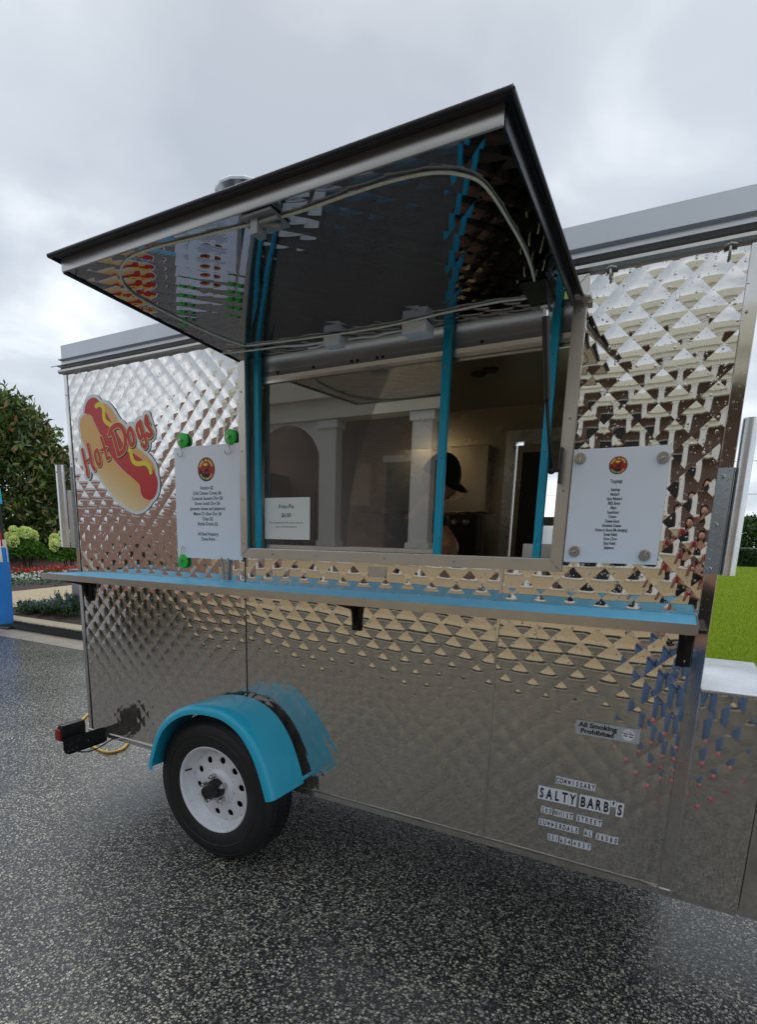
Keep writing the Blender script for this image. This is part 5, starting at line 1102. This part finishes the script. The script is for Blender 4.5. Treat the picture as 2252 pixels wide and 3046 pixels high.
# ------------------------------------------------------------------ people
def skin_chain(name, joints, edges, mat, parent, sub=2, root=0):
    """joints: {i:(x,y,z,r)}; one continuous skinned surface"""
    me = bpy.data.meshes.new(name); me.from_pydata([j[:3] for j in joints], edges, []); o = bpy.data.objects.new(name, me); COL.objects.link(o)
    sk = o.modifiers.new('s', 'SKIN'); sk.use_smooth_shade = True; sk.branch_smoothing = .6
    for i, j in enumerate(joints):
        r = j[3] if not hasattr(j[3], '__len__') else j[3]; me.skin_vertices[0].data[i].radius = (r, r) if not hasattr(r, '__len__') else r
    me.skin_vertices[0].data[root].use_root = True
    ss = o.modifiers.new('ss', 'SUBSURF'); ss.levels = sub; ss.render_levels = sub
    bpy.context.view_layer.update(); nm = bpy.data.meshes.new_from_object(o.evaluated_get(bpy.context.evaluated_depsgraph_get())); nm.name = name
    nm.materials.clear(); nm.materials.append(MT[mat]); nm.shade_smooth(); bpy.data.objects.remove(o); return link(name, nm, parent)
def hand(wrist, d, side, parent_j, J, E, curl=.35):
    """append palm and five fingers to a joint list"""
    w_ = Vector(wrist); d = Vector(d).normalized(); s_ = Vector(side).normalized(); nrm = d.cross(s_).normalized()
    def addj(p, r, par): J.append((*p, r)); E.append((par, len(J)-1)); return len(J)-1
    pm = addj(w_+d*.045, (.020, .032), parent_j)
    for k, ln_ in enumerate((.070, .080, .075, .058)):
        b = addj(w_+d*.085+s_*(.030-.020*k), .0095, pm); a1 = addj(w_+d*(.085+ln_*.45)+s_*(.031-.020*k)-nrm*ln_*curl*.2, .0085, b); addj(w_+d*(.085+ln_*.85)+s_*(.031-.020*k)-nrm*ln_*curl, .0075, a1)
    b = addj(w_+d*.03+s_*.040, .011, pm); addj(w_+d*.065+s_*.062-nrm*.01, .0095, b)
def head(name_t, c, fwd, parent, cap=False, hairm='hair'):
    """head with jaw, nose, eyes, ears; c = centre, fwd = facing direction"""
    f = Vector(fwd).normalized(); up_ = Vector((0, 0, 1)); up_ = (up_-f*up_.dot(f)).normalized(); s_ = f.cross(up_)
    mp_ = lambda a, b, z: tuple(Vector(c)+s_*a+f*b+up_*z)
    bm = bmesh.new(); bmesh.ops.create_uvsphere(bm, u_segments=40, v_segments=28, radius=1)
    for v in bm.verts:
        x, y, z = v.co; w_ = .076; 
        if z < 0: w_ *= 1-.38*(-z)**1.5
        X, Y, Z = x*w_, y*.098*(1-.12*max(0, -z)), z*.118
        if y > .3:
            nose = math.exp(-((x/.20)**2))*math.exp(-(((z+.12)/.22)**2)); Y += .026*nose*(1 if z < .1 else .6)
            Y -= .010*math.exp(-(((abs(x)-.38)/.2)**2))*math.exp(-(((z-.12)/.14)**2))
            Y += .007*math.exp(-((x/.3)**2))*math.exp(-(((z+.48)/.08)**2))
            Y += .006*math.exp(-((x/.3)**2))*math.exp(-(((z+.78)/.12)**2))
        v.co = mp_(X, Y, Z)
    m_ = MB(); m_.bm(bm); H_ = m_.build('head', 'skin', parent, True)
    for sg in (-1, 1):
        m_ = MB(); q = mp_(sg*.029, .079, .014); m_.lathe([(0, -.009), (.006, -.007), (.0095, 0), (.006, .007), (0, .009)], q, 'z', 12); m_.build('eye', 'paper', H_, True)
        m_ = MB(); q = mp_(sg*.029, .0875, .014); m_.lathe([(0, -.004), (.0035, 0), (0, .004)], q, 'z', 8); m_.build('iris', 'hair', H_, True)
        m_ = MB(); m_.tube([mp_(sg*.070, -.004, .03), mp_(sg*.080, -.012, .018), mp_(sg*.078, -.010, -.01), mp_(sg*.070, -.002, -.028)], [.006, .010, .009, .005], 8); m_.build('ear', 'skin', H_, True)
        m_ = MB(); m_.tube([mp_(sg*.014, .088, .036), mp_(sg*.030, .087, .041), mp_(sg*.046, .078, .036)], .003, 6); m_.build('eyebrow', 'hair', H_)
    m_ = MB(); m_.tube([mp_(-.022, .086, -.050), mp_(-.008, .0945, -.048), mp_(.008, .0945, -.048), mp_(.022, .086, -.050)], [.002, .0045, .0045, .002], 8); m_.build('lips', 'darkred', H_, True)
    return H_, mp_
# the woman who takes the picture, standing just behind the phone
PW = thing('person', (3.05, -2.38, 0), 'person in black tank top, blue jeans and pink shoes holding up a red phone', 'person')
px_, py_ = 3.05, -2.38
J = [(px_, py_, .98, (.13, .10)), (px_, py_, 1.12, (.115, .09)), (px_+.01, py_+.01, 1.28, (.13, .09)), (px_+.02, py_+.03, 1.42, (.075, .06)), (px_+.02, py_+.05, 1.49, .048), (px_+.02, py_+.07, 1.55, .045)]
E = [(0, 1), (1, 2), (2, 3), (3, 4), (4, 5)]
def aj(p, r, par): J.append((*p, r)); E.append((par, len(J)-1)); return len(J)-1
rs = aj((px_+.17, py_+.03, 1.40), .048, 3); re_ = aj((px_+.22, py_+.17, 1.20), .038, rs); rw = aj((2.985, -2.12, 1.36), .026, re_); hand((2.985, -2.12, 1.36), (-.15, .3, .9), (-1, .1, 0), rw, J, E, .5)
ls = aj((px_-.17, py_+.03, 1.40), .048, 3); le = aj((px_-.24, py_+.16, 1.20), .038, ls); lw_ = aj((2.845, -2.12, 1.36), .026, le); hand((2.845, -2.12, 1.36), (.15, .3, .9), (1, .1, 0), lw_, J, E, .5)
for sg in (-1, 1):
    hp = aj((px_+sg*.09, py_, .90), .098, 0); kn = aj((px_+sg*.12, py_+.03, .50), .062, hp); an = aj((px_+sg*.14, py_, .10), .040, kn); aj((px_+sg*.16, py_+.13, .035), .036, an)
skin_chain('body', J, E, 'skin', PW)
head('h', (px_+.03, py_+.06, 1.635), (-.30, 1, -.25), PW)[0]
skin_chain('tank_top', [(px_, py_, .90, (.158, .125)), (px_, py_, 1.12, (.132, .105)), (px_+.01, py_+.01, 1.28, (.148, .105)), (px_+.01, py_+.015, 1.36, (.12, .085)), (px_+.10, py_+.02, 1.425, .040), (px_-.07, py_+.02, 1.425, .040)], [(0, 1), (1, 2), (2, 3), (3, 4), (3, 5)], 'black_cloth', PW)
JJ = [(px_, py_, .97, (.145, .115))]; EE = []
for sg in (-1, 1):
    k = len(JJ); JJ += [(px_+sg*.09, py_, .88, .122), (px_+sg*.12, py_+.03, .50, .090), (px_+sg*.14, py_, .085, .085)]; EE += [(0, k), (k, k+1), (k+1, k+2)]
skin_chain('jeans', JJ, EE, 'denim', PW)
for sg in (-1, 1):
    skin_chain('shoe', [(px_+sg*.14, py_-.03, .055, (.045, .05)), (px_+sg*.15, py_+.07, .045, (.045, .04)), (px_+sg*.165, py_+.17, .036, (.04, .03))], [(0, 1), (1, 2)], 'pink', PW)
n = 2600; d = rdir(n); d[:, 1] = -np.abs(d[:, 1])*.9+.25; hc = np.array([px_+.025, py_+.045, 1.65]); P = hc+d*np.array([.088, .112, .13])*rng.uniform(.93, 1.08, (n, 1)); k = rng.uniform(0, 1, n) < .5; P[k, 2] -= rng.uniform(0, .32, k.sum()); P[k, 1] = np.minimum(P[k, 1], py_+.05)
U = np.tile(np.array([[0, -.02, -1.]]), (n, 1))+rdir(n)*.25; U /= np.linalg.norm(U, axis=1)[:, None]; quads(P, U*.035, perp(U)*.006, 'hair', 'hair', PW, .2)
ph = thing('phone', (2.916, -2.03, 1.44), 'red mobile phone held up by the person taking the picture', 'phone')
m_ = MB(); m_.box((2.880, -2.030, 1.350), (2.955, -2.020, 1.500), ch=.004); m_.build('phone_case', 'phone', ph, True, 40)

# the worker inside, cap pulled low, bent over the counter
WK = thing('person', (1.62, .78, .45), 'person in black shirt and dark cap working inside the trailer behind the centre post', 'person')
J = [(1.50, .86, 1.12, (.12, .10)), (1.54, .84, 1.28, (.11, .09)), (1.62, .80, 1.48, (.11, .08)), (1.70, .76, 1.61, (.07, .06)), (1.75, .74, 1.68, .055), (1.79, .735, 1.73, .05)]
E = [(0, 1), (1, 2), (2, 3), (3, 4), (4, 5)]
a = aj((1.80, .68, 1.60), .060, 3); b = aj((1.945, .64, 1.455), .052, a); c = aj((1.86, .43, 1.43), .034, b); hand((1.86, .43, 1.43), (-.5, -.8, -.05), (1, -.5, 0), c, J, E, .3)
a = aj((1.57, .90, 1.575), .045, 3); b = aj((1.60, 1.02, 1.40), .038, a); c = aj((1.78, .96, 1.36), .032, b); hand((1.78, .96, 1.36), (.9, -.2, -.1), (0, 1, 0), c, J, E, .3)
for sg in (-1, 1): h_ = aj((1.50, .86+sg*.09, 1.0), .10, 0); k_ = aj((1.52, .84+sg*.1, .75), .07, h_); aj((1.50, .86+sg*.1, .48), .05, k_)
skin_chain('body', J, E, 'skin', WK)
skin_chain('shirt', [(1.50, .86, 1.05, (.20, .17)), (1.54, .84, 1.28, (.20, .165)), (1.62, .80, 1.48, (.215, .155)), (1.70, .765, 1.61, (.155, .125)), (1.80, .68, 1.600, .092), (1.885, .66, 1.535, .078), (1.56, .92, 1.585, .092), (1.60, 1.03, 1.40, .078), (1.74, .975, 1.365, .060)], [(0, 1), (1, 2), (2, 3), (3, 4), (4, 5), (3, 6), (6, 7), (7, 8)], 'black_cloth', WK)
skin_chain('trousers', [(1.50, .86, 1.10, (.17, .15)), (1.50, .77, .98, .12), (1.52, .74, .75, .09), (1.50, .76, .50, .07), (1.50, .95, .98, .12), (1.52, .94, .75, .09), (1.50, .96, .50, .07)], [(0, 1), (1, 2), (2, 3), (0, 4), (4, 5), (5, 6)], 'navy', WK)
H_, mp_ = head('h', (1.815, .735, 1.80), (.85, -.25, -.45), WK)
m_ = MB(); vs = []; bm = bmesh.new(); bmesh.ops.create_uvsphere(bm, u_segments=32, v_segments=20, radius=1)
bmesh.ops.bisect_plane(bm, geom=bm.verts[:]+bm.edges[:]+bm.faces[:], plane_co=(0, 0, .12), plane_no=(0, 0, 1), clear_inner=True)
for v in bm.verts: v.co = mp_(v.co.x*.086, v.co.y*.108, v.co.z*.132+.005)
m_.bm(bm); CP = m_.build('cap', 'navy', WK, True)
m_ = MB(); br = [(math.sin(a)*.075, .075+math.cos(a)*.095) for a in np.linspace(-1.25, 1.25, 15)]; br = br+[(.06, .07), (-.06, .07)]; m_.prism(br, .005, lambda u, v, k: mp_(u, v, .030+k-(v-.07)*.18-(u*u)*2.2)); m_.build('cap_brim', 'navy', CP)

# odds and ends inside the trailer
def bag(loc, s, lab, m_n):
    bm = bmesh.new(); bmesh.ops.create_icosphere(bm, subdivisions=4, radius=1)
    for v in bm.verts:
        k = 1+.16*mnoise.noise(v.co*2.1+Vector(loc)*7)+.06*mnoise.noise(v.co*6+Vector(loc)); v.co = Vector((loc[0]+v.co.x*s[0]*k, loc[1]+v.co.y*s[1]*k, loc[2]+s[2]*.95+v.co.z*s[2]*k))
    m_ = MB(); m_.bm(bm); return tag(m_.build('bread_bag', m_n, None, True), lab, 'bag', 'bread bags inside the trailer')
bag((.42, 1.38, 2.003), (.10, .07, .06), 'pale plastic bread bag at the left end of the dark wall shelf inside', 'tent_white')
bag((.64, 1.38, 2.003), (.10, .07, .055), 'brown bread bag at the right end of the dark wall shelf inside', 'kerbside')
bag((.75, 1.20, 1.343), (.15, .10, .10), 'large pale bread bag lying on the work counter behind the glass', 'tent_white')
for i, x in enumerate((1.14, 1.20)):
    t_ = thing('kitchen_tongs', (x, 1.385, 1.80), ['steel tongs hanging left on the wall cabinet, behind the glass', 'steel tongs hanging right on the wall cabinet, behind the glass'][i], 'tongs')
    for sg in (-1, 1): m_ = MB(); m_.tube([(x, 1.388, 1.955), (x+sg*.010, 1.385, 1.90), (x+sg*.014, 1.385, 1.80), (x+sg*.006, 1.385, 1.755)], [.003, .004, .004, .006], 8); m_.build('arm', 'steel', t_, True)
